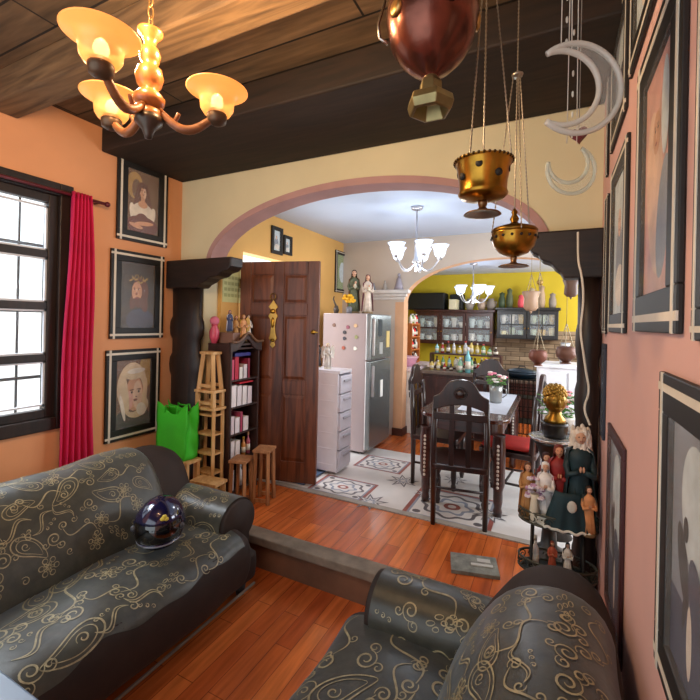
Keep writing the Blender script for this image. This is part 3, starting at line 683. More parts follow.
for ang in (math.radians(15), math.radians(150), math.radians(-98)):
    d = (RT*math.cos(ang)+FW*math.sin(ang)); e = d*.205
    a = MB(); pts = []
    for i in range(13):
        u = i/12; pts.append(d*(.03+u*.175)+UP*(-.005-.05*math.sin(PI*min(1, u*1.1))-.005*u**2))
    a.tube(pts, [.011+.004*math.sin(PI*i/12) for i in range(13)], 8); a.tube([pts[3]+UP*.005, pts[3]+UP*.03+d*.012, pts[4]+UP*.045], .007, 6)
    am = a.build('arm', wood('6b4226', '9a6238', .4, (6, 6, 6)), cl)
    bz = pts[-1].z
    MB().lathe([(.012, bz-.018), (.03, bz-.008), (.033, bz+.015), (.026, bz+.03)], 18, 0, T(e.x, e.y, 0)).build('socket', mat('5a4634', .4, .5), am)
    pr = [(.026, .02), (.045, .025), (.056, .045), (.058, .07), (.06, .088), (.075, .105), (.1, .118), (.105, .122), (.1, .121), (.074, .109), (.057, .09), (.054, .07), (.05, .045), (.03, .03)]
    MB().lathe([(r_*.93, z*.8+bz) for r_, z in pr], 32, 0, T(e.x, e.y, 0)).build('lamp_shade', SHADE, am)
    MB().ell((e.x, e.y, bz+.06), (.02, .02, .026), 12).build('bulb', mat('fff0d0', .4, noise=0, emit=7, ecol='ffd090'), am)
    point('bulb_light', hub+e*1.1+UP*(bz+.27), 13, (1, .66, .34), .04)
# ---------------------------------------------------------------- hanging metal ornaments of the sitting room
def bead_chain(mb, a, b, r=.0022, step=.012):
    a = Vector(a); b = Vector(b); n = max(2, int((b-a).length/step))
    mb.tube([a.lerp(b, i/(2*n)) for i in range(2*n+1)], [r*(1.25 if i % 2 else .6) for i in range(2*n+1)], 5)
c = P(432, 20, D=1.03); pot = thing('copper_pot', 'round copper pot with brass nozzle hanging upside down', 'pot', c)
R_ = .112
pr = [(.012, -.165), (.013, -.15), (.022, -.14), (.05, -.125), (.08, -.097), (.102, -.06), (.113, -.01), (.114, .02), (.105, .05), (.09, .08), (.095, .1), (.075, .1), (.05, .11)]
MB().lathe(pr, 40).build('bowl', mat('6e4034', .24, .85, .5, 12, .25), pot)
n = MB(); hx = [(.024, -.15), (.028, -.16), (.03, -.185), (.056, -.195), (.06, -.212), (.054, -.232), (.046, -.235), (.04, -.222), (.03, -.2), (.0, -.195)]
n.lathe(hx, 6, sm=False); n.lathe([(.016, -.135), (.022, -.16)], 12); n.build('nozzle', mat('8a7c54', .32, .8, .3, 16), pot, .002)
for k in range(5):
    a = 2*PI*k/5+.35; M = RZ(a) @ T(.108, 0, -.012) @ RY(PI/2)
    MB().lathe([(.018, -.004), (.022, .004), (.014, .009), (.001, .01)], 14, 0, M).build('boss', mat('b08a50', .3, .9), pot)
MB().tube([Vector((-.118, 0, .06)), (-.135, 0, .0), (-.13, 0, -.035), (-.11, 0, -.05)], .004, 6, 0, False, RZ(.3)).build('handle', CHROME, pot)
q = MB()
for k in range(3):
    a = 2*PI*k/3+.2; bead_chain(q, (.095*math.cos(a), .095*math.sin(a), .095), (.01*math.cos(a), .01*math.sin(a), ZC-c.z))
q.build('chain', mat('8f8a80', .3, .9), pot)
tag(MB().lathe([(.03, ZC-.02), (.03, ZC-.001)], 14, 0, T(0, 0, -ZC)).build('ceiling_hook', IRON, None, 0, (c.x, c.y, ZC)), 'small dark hook plate above the copper pot', 'hook')
def censer(label, c, r, k, lid, ctop):
    t = thing('brass_censer', label, 'censer', c)
    if k == 0:
        pr = [(.001, -.75), (.3, -.74), (.42, -.7), (.8, -.62), (.9, -.5), (.85, -.4), (.86, -.1), (.92, .3), (1.0, .62), (1.05, .68), (1.08, .7), (1.0, .7), (.95, .62), (.88, .3), (.8, -.1)]
        ft = [(.14, -.72), (.17, -.85), (.13, -1.0), (.25, -1.1), (.62, -1.2), (.68, -1.26), (.6, -1.26), (.2, -1.18), (.001, -1.15)]
    else:
        pr = [(.001, -.75), (.25, -.74), (.6, -.6), (.85, -.3), (.95, .0), (.98, .25), (1.0, .3), (.95, .32), (.9, .2), (.85, 0)]
        ft = [(.13, -.72), (.15, -.85), (.12, -1.0), (.2, -1.06), (.6, -1.15), (.66, -1.2), (.6, -1.2), (.2, -1.13), (.001, -1.1)]
    ho = MB().lathe([(a*r, z*r) for a, z in pr], 36)
    MB().lathe([(a*r, z*r) for a, z in ft], 28).build('foot', mat('8f6f50', .3, .9, .3, 12), t)
    for i in range(8 if k == 0 else 16):
        a = 2*PI*i/(8 if k == 0 else 16); rr = (.9 if k == 0 else .965)*r
        ho.lathe([(.001, .01), (.13*r if k == 0 else .06*r, .009), (.14*r if k == 0 else .065*r, 0)], 10, 1, RZ(a) @ T(rr-.006, 0, (.05 if i % 2 else .35)*r if k == 0 else .08*r) @ RY(PI/2))
    ho.build('bowl', [BRASS, mat('1a1208', .7)], t)
    if k == 0:
        q = MB()
        for i in range(36):
            a = 2*PI*i/36; q.ell((1.04*r*math.cos(a), 1.04*r*math.sin(a), .7*r), .06*r, 6)
        q.build('rim', mat('4a3418', .45, .8, .3), t)
    if lid:
        MB().lathe([(.98*r, .3*r), (1.0*r, .42*r), (.9*r, .52*r), (.6*r, .62*r), (.25*r, .7*r), (.14*r, .8*r), (.2*r, .95*r), (.1*r, 1.15*r), (.14*r, 1.25*r), (.05*r, 1.4*r), (.001, 1.42*r)], 28).build('lid', BRASSD, t)
    else:
        MB().lathe([(.001, .72*r), (.2*r, .75*r), (.1*r, .8*r), (.16*r, .9*r), (.04*r, 1.0*r), (.001, 1.02*r)], 16).build('plug', BRASS, t)
    ho = MB()
    for i in range(3):
        a = 2*PI*i/3+(.2 if k == 0 else .9); zz = .68*r if k == 0 else .3*r
        bead_chain(ho, (1.0*r*math.cos(a), 1.0*r*math.sin(a), zz), (.012*math.cos(a), .012*math.sin(a), ctop))
    bead_chain(ho, (0, 0, (1.4 if lid else 1.0)*r), (0, 0, ctop+.004), .0026)
    ho.lathe([(.016, ctop-.003), (.018, ctop+.004), (.006, ctop+.012)], 12); bead_chain(ho, (0, 0, ctop+.01), (0, 0, (ZC if c.y < 1.3 else ZC)-c.z), .0022)
    ho.build('chain', mat('a09a90', .3, .9), t)
    return t
c1 = P(483, 181, D=1.12); censer('wide brass censer with pierced holes hanging from four chains', c1, .073, 0, False, .62)
c2 = P(514, 240, D=1.3); censer('small lidded brass censer hanging lower beside the glass moons', c2, .07, 1, True, .52)
# crescents
def crescent(label, c, r, op, rz, col, alpha, th):
    t = thing('crescent_ornament', label, 'ornament', c, rz)
    o = []; N = 40
    for i in range(N+1):
        a = lerp(-op, op, i/N); o.append((r*math.cos(a), r*math.sin(a)))
    e0 = o[0]; cx = r*.38; rin = math.hypot(e0[0]-cx, e0[1]); a2 = math.atan2(e0[1], e0[0]-cx)
    inn = [(cx*1.0+rin*.96*math.cos(lerp(-a2, a2, i/N))-.0, rin*.96*math.sin(lerp(-a2, a2, i/N))) for i in range(N+1)]
    a2 = abs(a2); inn = [(cx+rin*math.cos(lerp(a2, -a2, i/N)), rin*math.sin(lerp(a2, -a2, i/N))) for i in range(N+1)]
    m = MB()
    vs = []
    for i in range(N+1):
        j = N-i; vs += [(o[i][0], 0, o[i][1]), (inn[j][0], 0, inn[j][1])]
    m.add(vs, [(2*i, 2*i+1, 2*i+3, 2*i+2) for i in range(N)], 0, True); m.build('pane', glass(col, alpha*.3, .1), t, solid=.004)
    b = MB(); b.tube([(x, 0, z) for x, z in o], th, 8); b.tube([(x, 0, z) for x, z in inn], th, 8); b.build('rim', glass(col, alpha, .25), t)
    s_ = MB(); L = ZC-c.z
    for x in (-.004, .02): s_.tube([(x, 0, (r if x < 0 else r*.97)), (x*.6, 0, L)], .0012, 5)
    for k in range(6): s_.ell((.008, 0, r+.02+k*.05), (.003, .003, .008), 6)
    s_.build('string', mat('cfcabc', .5), t)
    return t
crescent('large frosted glass crescent hanging open to the left', P(562, 88, D=.92), .083, 2.0, .46, 'd8d4c8', .7, .0065)
m2 = crescent('smaller faint glass crescent hanging below the large one', P(568, 163, D=1.0), .048, 2.0, .46, 'd8dcc8', .45, .005)
for ob in m2.children:
    if ob.name.startswith('pane') or ob.name.startswith('rim'): ob.rotation_euler = (0, 1.15, 0)
h = thing('heart_ornament', 'small dark red heart hanging beside the glass moons', 'ornament', P(579, 135, D=1.02), -.4)
hp_ = []
for i in range(40):
    a = 2*PI*i/40; hp_.append((.0013*16*math.sin(a)**3, .0013*(13*math.cos(a)-5*math.cos(2*a)-2*math.cos(3*a)-math.cos(4*a))))
MB().prism(hp_, -.006, .006).build('heart', mat('5a1018', .3), h, .003); MB().tube([(0, 0, .006), (0, 0, ZC-h.location.z)], .001, 5).build('string', mat('8f8a80', .5), h)
# ---------------------------------------------------------------- small makers
def bottle(mb, x, y, z, r, h, mi=0, mc=1, n=12):
    mb.lathe([(r, 0), (r, h*.58), (r*.45, h*.72), (r*.38, h*.88)], n, mi, T(x, y, z)); mb.lathe([(r*.45, h*.86), (r*.45, h), (.001, h)], n, mc, T(x, y, z))
def put_bottle(p, r, h, col, cap, label, group, cat='bottle', name='bottle', rough=.25):
    t = thing(name, label, cat, p, 0, group)
    MB().lathe([(.001, 0), (r, 0), (r, h*.58), (r*.8, h*.66), (r*.42, h*.74), (r*.38, h*.88)], 14).build('body', mat(col, rough), t)
    MB().lathe([(r*.46, h*.86), (r*.46, h), (.001, h)], 12).build('cap', mat(cap, .4), t)
    b = MB().lathe([(r*1.01, h*.15), (r*1.01, h*.45)], 14); b.build('paper_label', mat('d8d0c0', .6), t); return t
def figurine(label, p, h, robe, mantle, hair, rz=0, name='figurine', group=None, base='6b5638', veil=None, wings=None, halo=False, skin='c99a7c', arms=True, child=None, kind=None):
    r = thing(name, label, 'figurine', p, rz, group); s = h
    MB().lathe([(.001, 0), (.14*s, 0), (.135*s, .04*s), (.12*s, .05*s)], 18).build('base', mat(base, .6), r)
    b = MB()
    b.lathe([(.125*s, .05*s), (.115*s, .2*s), (.1*s, .4*s), (.092*s, .5*s), (.1*s, .62*s), (.115*s, .7*s), (.11*s, .76*s), (.06*s, .81*s), (.035*s, .83*s), (.032*s, .86*s)], 20, 0, None, 1, .72)
    for k in range(9):                          # folds of the robe
        a = 2*PI*k/9; b.tube([(.13*s*math.cos(a), .094*s*math.sin(a), .06*s), (.094*s*math.cos(a), .068*s*math.sin(a), .42*s)], [.016*s, .006*s], 6)
    if arms:
        for sx in (-1, 1): b.tube([(sx*.1*s, 0, .73*s), (sx*.122*s, -.02*s, .62*s), (sx*.11*s, -.08*s, .55*s), (sx*.025*s, -.115*s, .6*s)], [.032*s, .034*s, .034*s, .03*s], 8)
    b.build('robe', mat(robe, .6, noise=.2, scale=25), r)
    if mantle:
        m = MB(); m.lathe([(.155*s, .07*s), (.14*s, .3*s), (.122*s, .55*s), (.132*s, .7*s), (.12*s, .78*s), (.06*s, .83*s)], 22, 0, RZ(PI*.5-2.0), 1, .85, True, 0, 4.0); m.build('mantle', mat(mantle, .6, noise=.2, scale=25), r, solid=.012*s)
    hd = MB(); hd.ell((0, -.01*s, .92*s), (.056*s, .06*s, .075*s), 14); hd.ell((0, -.07*s, .915*s), (.01*s, .014*s, .018*s), 8); hd.lathe([(.028*s, .83*s), (.026*s, .88*s)], 10)
    for sx in (-1, 1): hd.ell((sx*.02*s, -.062*s, .932*s), (.009*s, .006*s, .006*s), 6, 1)
    hd.ell((0, -.064*s, .888*s), (.014*s, .005*s, .005*s), 6, 2); hd.build('head', [mat(skin, .6), mat('1a1210', .5), mat('8a3a34', .5)], r)
    if arms:
        g_ = MB()
        for sx in (-1, 1): g_.ell((sx*.014*s, -.125*s, .625*s), (.012*s, .014*s, .032*s), 8)
        g_.build('hands', mat(skin, .6), r)
    hr_ = MB(); hr_.lathe([(.063*s, .88*s), (.066*s, .93*s), (.055*s, .98*s), (.03*s, 1.0*s), (.001, 1.005*s)], 16, 0, T(0, .008*s, 0), 1, 1.05)
    hr_.lathe([(.085*s, .72*s), (.072*s, .8*s), (.066*s, .9*s), (.06*s, .96*s)], 16, 0, T(0, .012*s, 0) @ RZ(0), 1, 1, True, -.25, PI+.25)
    hr_.build('veil' if veil else 'hair', mat(veil or hair, .7, noise=.2, scale=30), r)
    if wings:
        for sx in (-1, 1):
            w_ = MB(); w_.prism([(sx*.03*s, .6*s), (sx*.1*s, .45*s), (sx*.24*s, .4*s), (sx*.27*s, .6*s), (sx*.25*s, .85*s), (sx*.16*s, .92*s), (sx*.06*s, .78*s)], .07*s, .09*s); w_.build('wing', mat(wings, .5), r)
    if halo:
        MB().lathe([(.09*s, -.004*s), (.095*s, 0), (.09*s, .004*s)], 20, 0, T(0, .05*s, .94*s) @ RX(PI/2)).build('halo', BRASS, r)
    if child:
        c_ = MB(); c_.ell((.03*s, -.14*s, .7*s), (.026*s, .026*s, .032*s), 10); c_.ell((.02*s, -.13*s, .62*s), (.034*s, .03*s, .06*s), 10, 1); c_.build('child', [mat(skin, .6), mat(child, .6)], r)
    return r
# ---------------------------------------------------------------- bookcase with its load
bx0, bx1, by0, by1 = -2.66, -2.40, 2.615, 2.985; bt = 1.50
bk = thing('bookcase', 'dark wooden bookcase with arched crown beside the brown door', 'bookcase', ((bx0+bx1)/2, (by0+by1)/2, ZF)); ox, oy = (bx0+bx1)/2, (by0+by1)/2
hxx, hyy = (bx1-bx0)/2, (by1-by0)/2; HB = bt-.22
for sy in (-1, 1): MB().box(-hxx, hxx, sy*hyy-(.018 if sy > 0 else 0), sy*hyy+(.018 if sy < 0 else 0), 0, HB).build('side_panel', SHELFW, bk, .003)
MB().box(-hxx, -hxx+.01, -hyy+.018, hyy-.018, 0, HB).build('back_panel', SHELFW, bk)
shz = [.05, .30, .53, .76, .99]
for z in shz+[HB-.02]: MB().box(-hxx+.01, hxx-.004, -hyy+.018, hyy-.018, z-.015, z).build('shelf', SHELFW, bk, .002)
cp = []; NN = 30
for i in range(NN+1):
    u = i/NN; cp.append((lerp(-hyy-.015, hyy+.015, u), HB+.03+.09*math.exp(-((u-.5)/.2)**2)-.02*math.sin(PI*u)))
poly = [(-hyy-.015, HB-.06)]+[(a, b) for a, b in cp]+[(hyy+.015, HB-.06)]+[(lerp(hyy-.02, -hyy+.02, i/20), HB-.05+.1*math.exp(-((i/20-.5)/.25)**2)) for i in range(21)]
MB().prism(poly, -.012, .016, 0, T(hxx, 0, 0) @ RZ(PI/2)).build('crown', SHELFW, bk, .003)
q = MB().tube([(hxx+.022, a, b+.005) for a, b in cp], .012, 8); q.build('crown_moulding', wood('5a3c2a', '7a5a40', .5), bk)
MB().box(-hxx, hxx, -hyy, hyy, HB, HB+.015).build('top', SHELFW, bk)
def book(x, y, z, th, h, d, col, label, grp, name='book', cat='book', tilt=0):
    t = thing(name, label, cat, (x, y, z), 0, grp)
    c_ = MB().box(-d/2, d/2, -th/2, -th/2+.003, 0, h).box(-d/2, d/2, th/2-.003, th/2, 0, h).box(d/2-.003, d/2, -th/2, th/2, 0, h); c_.build('cover', mat(col, .55), t)
    MB().box(-d/2+.003, d/2-.004, -th/2+.003, th/2-.003, .003, h-.004).build('pages', mat('d8cfc0', .8), t)
    return t
def carton(x, y, z, w, d, h, col, label, grp, lidc=None, name='carton', cat='box'):
    t = thing(name, label, cat, (x, y, z), 0, grp); MB().box(-d/2, d/2, -w/2, w/2, 0, h).build('body', mat(col, .6), t, .002)
    MB().box(-d/2-.002, d/2+.002, -w/2-.002, w/2+.002, h-.02, h+.001).build('lid', mat(lidc or col, .6), t)
    return t
cols = {4: [('c8496a', .035, .17, 'pink book leaning at the left of the top shelf of the bookcase'), ('b31d3c', .05, .19, 'red book in the middle of the top shelf of the bookcase'), ('e0dcd8', .045, .1, 'low white book on the top shelf of the bookcase'), ('d6ccd0', .05, .12, 'pale grey book on the top shelf of the bookcase'), ('8a2038', .03, .17, 'dark red book at the right of the top shelf of the bookcase')],
        3: [('e4dfe0', .07, .18, 'thick white book at the left of the second shelf'), ('ddd6da', .06, .17, 'white book beside the thick one on the second shelf'), ('e8e2e2', .06, .16, 'white book with plain spine third on the second shelf'), ('d9cdd2', .06, .15, 'pale pink book at the right of the second shelf')],
        2: [('d4c8d0', .05, .15, 'pale lilac book at the left of the third shelf'), ('e3dade', .06, .13, 'white book second on the third shelf'), ('a8405e', .03, .17, 'rose book standing taller on the third shelf'), ('ddd4d4', .07, .12, 'short white book right on the third shelf')],
        1: [('d9d2d2', .05, .17, 'white book at the left of the fourth shelf'), ('e0d8d4', .06, .16, 'second white book on the fourth shelf')],
        0: [('cfc8c8', .06, .17, 'grey white book on the bottom shelf of the bookcase')]}
for k, lst in cols.items():
    y = oy-hyy+.024
    for i, (c_, th, hh_, lb) in enumerate(lst):
        if k == 1 and i == 0: y += .01
        book(ox+.035, y+th/2, ZF+shz[k]+.001, th, hh_, .16, c_, lb, 'books on the bookcase shelves'); y += th+.006
tag(MB().box(-.07, .07, -.09, .09, 0, .012).build('booklet', mat('d82a3a', .5), None, .002, (ox+.03, oy+.05, ZF+shz[3]+.184)), 'red booklet lying on the white books of the second shelf', 'booklet')
tag(MB().box(-.07, .07, -.1, .1, 0, .03).build('folder', mat('2a2a78', .5), None, .003, (ox+.035, oy-.01, ZF+shz[4]+.193)), 'dark blue folder lying on the top shelf books', 'folder')
put_bottle((ox+.07, oy+.06, ZF+shz[1]+.001), .02, .16, 'c98a4a', 'd8b02a', 'yellow capped orange bottle on the fourth shelf', 'bottles in the bookcase')
put_bottle((ox+.07, oy+.12, ZF+shz[1]+.001), .02, .19, 'b05a6a', 'c9a070', 'rosy bottle at the right of the fourth shelf', 'bottles in the bookcase')
put_bottle((ox+.07, oy+.02, ZF+shz[0]+.001), .032, .18, 'e0dcd8', 'c8c8c8', 'white jug bottle on the bottom shelf of the bookcase', 'bottles in the bookcase')
zt2 = ZF+HB+.016
carton(ox+.0, oy-.09, zt2, .09, .2, .09, '7a5848', 'plain brown carton on top of the bookcase', None)
FG = 'figurines on top of the bookcase'
figurine('blue and white figurine standing on the carton', (ox+.02, oy-.09, zt2+.093), .19, '3a4468', 'c8ccd8', '22202a', 1.0, group=FG, veil='2c3450')
figurine('golden haired figurine in tan robe on the bookcase', (ox+.01, oy+.0, zt2), .24, 'b98a50', '8a5a3a', '7a4a20', 1.0, group=FG)
figurine('peach figurine second from the door on the bookcase', (ox+.03, oy+.075, zt2), .25, 'd8a070', 'c9b050', 'a8702a', 1.0, group=FG, wings='d9b060')
figurine('black and white figurine nearest the brown door on the bookcase', (ox+.02, oy+.15, zt2), .25, 'e0dcd8', '1a1a20', '1a1414', 1.0, group=FG, skin='d8b8a0')
t = thing('vase', 'pinkish red rounded vase behind the left corbel', 'vase', (ox-.06, oy-.185, zt2+.0), 0); t.scale = (.8, .8, 1)
MB().lathe([(.001, 0), (.03, 0), (.05, .05), (.052, .1), (.03, .14), (.036, .16), (.03, .155)], 18).build('body', mat('c04860', .35), t); MB().ell((0, 0, .19), (.05, .05, .04), 10).build('flowers', mat('c86a80', .8), t)
# pale wall calendar behind the figurines
t = thing('wall_calendar', 'pale yellow green sheet with a faint grid behind the bookcase figurines', 'calendar', (XL2+.002, 2.96, 1.88), LW)
q = MB().box(-.13, .13, -.004, -.001, 0, .42)
for i in range(5):
    for j in range(4): q.box(-.11+i*.046, -.075+i*.046, -.0055, -.004, .05+j*.055, .08+j*.055, 1)
q.build('sheet', [mat('c9c88c', .7), mat('a5a56a', .7)], t)
# ---------------------------------------------------------------- brown panel door standing open
dh, dfree = Vector((-2.69, 3.05, ZF)), Vector((-1.93, 3.24, ZF)); dl = (dfree-dh).length; dang = math.atan2(dfree.y-dh.y, dfree.x-dh.x)
dr = thing('panel_door', 'brown panelled wooden door standing open beside the bookcase', 'door', (dh.x, dh.y, ZF), dang)
DH = 2.05; q = MB(); st = .11
q.box(0, st, -.02, .02, .01, DH).box(dl-st, dl, -.02, .02, .01, DH).box(dl/2-.05, dl/2+.05, -.02, .02, .01, DH)
for z0, z1 in ((.01, .2), (.82, .95), (1.55, 1.66), (1.93, DH)): q.box(st, dl/2-.05, -.02, .02, z0, z1).box(dl/2+.05, dl-st, -.02, .02, z0, z1)
q.build('frame', DOORW, dr, .004)
for x0, x1 in ((st, dl/2-.05), (dl/2+.05, dl-st)):
    for z0, z1 in ((.2, .82), (.95, 1.55), (1.66, 1.93)):
        b = MB(); m_ = .035; b.box(x0, x1, -.008, .008, z0, z1)
        b.add([(x0+.01, -.008, z0+.01), (x1-.01, -.008, z0+.01), (x1-.01, -.008, z1-.01), (x0+.01, -.008, z1-.01), (x0+m_, -.017, z0+m_), (x1-m_, -.017, z0+m_), (x1-m_, -.017, z1-m_), (x0+m_, -.017, z1-m_)], [(0, 1, 5, 4), (1, 2, 6, 5), (2, 3, 7, 6), (3, 0, 4, 7), (4, 5, 6, 7)])
        b.build('panel', DOORW, dr)
b = MB(); b.ell((dl-.05, -.035, 1.4), (.02, .02, .02), 12); b.lathe([(.022, 0), (.022, .006)], 14, 0, T(dl-.05, -.021, 1.4) @ RX(PI/2)); b.bar((dl-.05, -.03, 1.4), (dl-.0, -.03, 1.4), .012, .008); b.build('latch', BRASS, dr)
for z in (.25, 1.0, 1.8): MB().lathe([(.01, z), (.01, z+.09)], 8, 0, T(-.008, 0, 0)).build('hinge', BRASSD, dr)
t = thing('door_ornament', 'ornate golden hanging ornament on the brown door', 'ornament', (dh.x+.345*math.cos(dang)+.024*math.sin(dang), dh.y+.345*math.sin(dang)-.024*math.cos(dang), ZF+1.24), dang)
b = MB(); b.prism([(-.012, .06), (-.03, .09), (-.02, .13), (-.014, .2), (-.022, .27), (-.035, .3), (-.022, .325), (-.018, .36), (-.035, .385), (-.015, .42), (0, .45), (.015, .42), (.035, .385), (.018, .36), (.022, .325), (.035, .3), (.022, .27), (.014, .2), (.02, .13), (.03, .09), (.012, .06), (.02, .03), (0, 0), (-.02, .03)], -.012, 0); b.build('plate', mat('c49a4e', .35, .8, .2), t, .003); t.scale = (1.35, 1, 1)
b = MB(); b.ell((0, -.02, .345), (.022, .014, .022), 12); b.ell((0, -.018, .24), (.012, .01, .05), 10); b.ell((0, -.018, .075), (.016, .012, .016), 10); b.build('boss', BRASS, t)
MB().tube([(.02*math.cos(a), -.02, .48+.03*math.sin(a)) for a in [2*PI*i/16 for i in range(16)]], .004, 6, 0, True).build('ring', BRASSD, t)
# ---------------------------------------------------------------- green bag, crates and stools at the left
def crate(name, label, x, y, z, w, d, h, rz=0, taper=0, legs=.026, shelf=False, slats=0, m=PINE, cat='stool', grp=None):
    r = thing(name, label, cat, (x, y, z), rz, grp); tw, td = w/2*(1-taper), d/2*(1-taper)
    MB().box(-tw-.008, tw+.008, -td-.008, td+.008, h-.022, h).build('top', m, r, .003)
    for sx in (-1, 1):
        for sy in (-1, 1):
            MB().bar((sx*(w/2-legs/2), sy*(d/2-legs/2), 0), (sx*(tw-legs/2), sy*(td-legs/2), h-.02), legs, legs).build('leg', m, r, .002)
    for sy in (-1, 1): MB().box(-w/2+.01, w/2-.01, sy*(d/2-.012)-.007, sy*(d/2-.012)+.007, .02, .045).build('rail', m, r)
    for k in range(slats):
        zz = lerp(.08, h-.07, k/max(1, slats-1)); MB().box(-w/2+.01, w/2-.01, -d/2+.003, d/2-.003, zz, zz+.012).build('shelf', m, r)
    return r
pb = P(182, 459, Y=2.42)
crate('wooden_stool', 'pale wooden stool carrying the green bag', -2.75, 2.38, ZF, .40, .14, .395-.02, 0, 0, .03, False, 0)
bg_ = thing('gift_bag', 'bright green fabric bag standing on the pale stool', 'bag', (-2.745, 2.385, ZF+.376))
GREEN = mat('3cc42a', .6, noise=.12, scale=6, bump=.1)
def bagf(u, v):
    a = u*4; k = int(a) % 4; f_ = a-int(a); w, d = .16, .068; w2 = w*(1+.12*v); d2 = d*(1-.25*v)
    cs = [(-w2, -d2), (w2, -d2), (w2, d2), (-w2, d2), (-w2, -d2)]; x = lerp(cs[k][0], cs[k+1][0], f_); y = lerp(cs[k][1], cs[k+1][1], f_)
    pinch = 1-.35*v*math.sin(PI*f_) if k in (1, 3) else 1
    z = .40*v
    if v > .7: z += (v-.7)/.3*(.07*(abs(f_-.5)*2)**2-.03+.02*math.sin(9*f_+k))
    return (x*pinch+.006*math.sin(13*v+u*20), y*(1+.12*v*math.sin(PI*f_*2)), z)
b = MB().grid(bagf, 48, 14); b.box(-.155, .155, -.066, .066, 0, .004); b.build('body', GREEN, bg_, solid=.003)
for sy in (-1, 1):
    MB().tube([(-.07, sy*.07, .36), (-.065, sy*.06, .42), (-.03, sy*.05, .41+.0), (.03, sy*.05, .41), (.065, sy*.06, .42), (.07, sy*.07, .36)], .006, 6).build('handle', GREEN, bg_)
x0 = -2.545
crate('slatted_crate', 'pale slatted crate carrying the small box and the tapered stool', x0, 2.535, ZF, .22, .13, .78, 0, .03, .026, True, 5, cat='crate')
crate('wooden_box', 'small open pine box stacked on the slatted crate', x0, 2.535, ZF+.781, .2, .125, .14, 0, 0, .03, cat='box')
crate('wooden_stool', 'tapered pine stool standing on top of the small pine box', x0, 2.535, ZF+.922, .19, .125, .31, 0, .3, .032)
crate('wooden_stool', 'low pale stool on the landing in front of the slatted crate', -2.39, 2.385, ZF, .24, .13, .25, .1, .03, .024)
crate('wooden_stool', 'reddish pine stool nearest the bookcase, left of its pair', -2.255, 2.60, ZF, .15, .17, .38, .3, .12, .026, m=PINER)
crate('wooden_stool', 'taller reddish pine stool next to the brown door', -2.14, 2.75, ZF, .15, .17, .44, .3, .12, .026, m=PINER)
t = thing('clay_figure', 'small dark clay figure under the low pale stool', 'figurine', (-2.39, 2.385, ZF)); MB().lathe([(.001, 0), (.025, 0), (.02, .04), (.012, .07), (.016, .1), (.001, .12)], 12).build('body', mat('2a201a', .6), t); MB().ell((0, 0, .125), .016, 10).build('head', mat('3a2a20', .6), t)
# ---------------------------------------------------------------- dining table and chairs
ty0, ty1, tx0, tx1 = 3.34, 4.75, -1.03, -.30; th_ = .76
tb = thing('dining_table', 'dark red brown dining table with carved legs behind the front chair', 'table', ((tx0+tx1)/2, (ty0+ty1)/2, ZF)); hx_, hy_ = (tx1-tx0)/2, (ty1-ty0)/2
def rrect(hx, hy, r, n=8):
    o = []
    for cx, cy, a0 in ((hx-r, hy-r, 0), (-hx+r, hy-r, PI/2), (-hx+r, -hy+r, PI), (hx-r, -hy+r, 1.5*PI)):
        for i in range(n+1): a = a0+PI/2*i/n; o.append((cx+r*math.cos(a), cy+r*math.sin(a)))
    return o
def slab(mb, poly, z0, z1, mi=0):
    n = len(poly); mb.add([(x, y, z0) for x, y in poly]+[(x, y, z1) for x, y in poly], [tuple(range(n-1, -1, -1)), tuple(range(n, 2*n))]+[(i, (i+1) % n, (i+1) % n+n, i+n) for i in range(n)], mi)
q = MB(); slab(q, rrect(hx_, hy_, .16), th_-.032, th_); q.build('tabletop', wood('33130c', '58261a', .18, (10, 1.5, 10), .6), tb, .008)
q = MB(); slab(q, rrect(hx_-.05, hy_-.05, .13), th_-.13, th_-.032); q.build('apron', TABLEW, tb, .004)
for sx in (-1, 1):
    for sy in (-1, 1):
        lg = MB(); lg.lathe([(.03, 0), (.034, .04), (.028, .07), (.036, .12), (.036, .2), (.05, .26), (.052, .55), (.045, .62), (.05, .64), (.05, th_-.13)], 16)
        lo = lg.build('leg', TABLEW, tb, 0, (sx*(hx_-.075), sy*(hy_-.075), 0))
        b = MB()
        for k in range(11): b.ell((0, -.05, .24+k*.032), (.011, .007, .013), 7)
        b.build('carving', mat('c9bdb0', .5), lo)
rn = MB(); slab(rn, rrect(.2, .55, .02), 0, .003)
tag(rn.build('table_runner', mat('c4c8d2', .8, noise=.05), None, 0, ((tx0+tx1)/2+.12, 4.15, ZF+th_+.001)), 'white cloth runner laid along the dark dining table', 'runner')
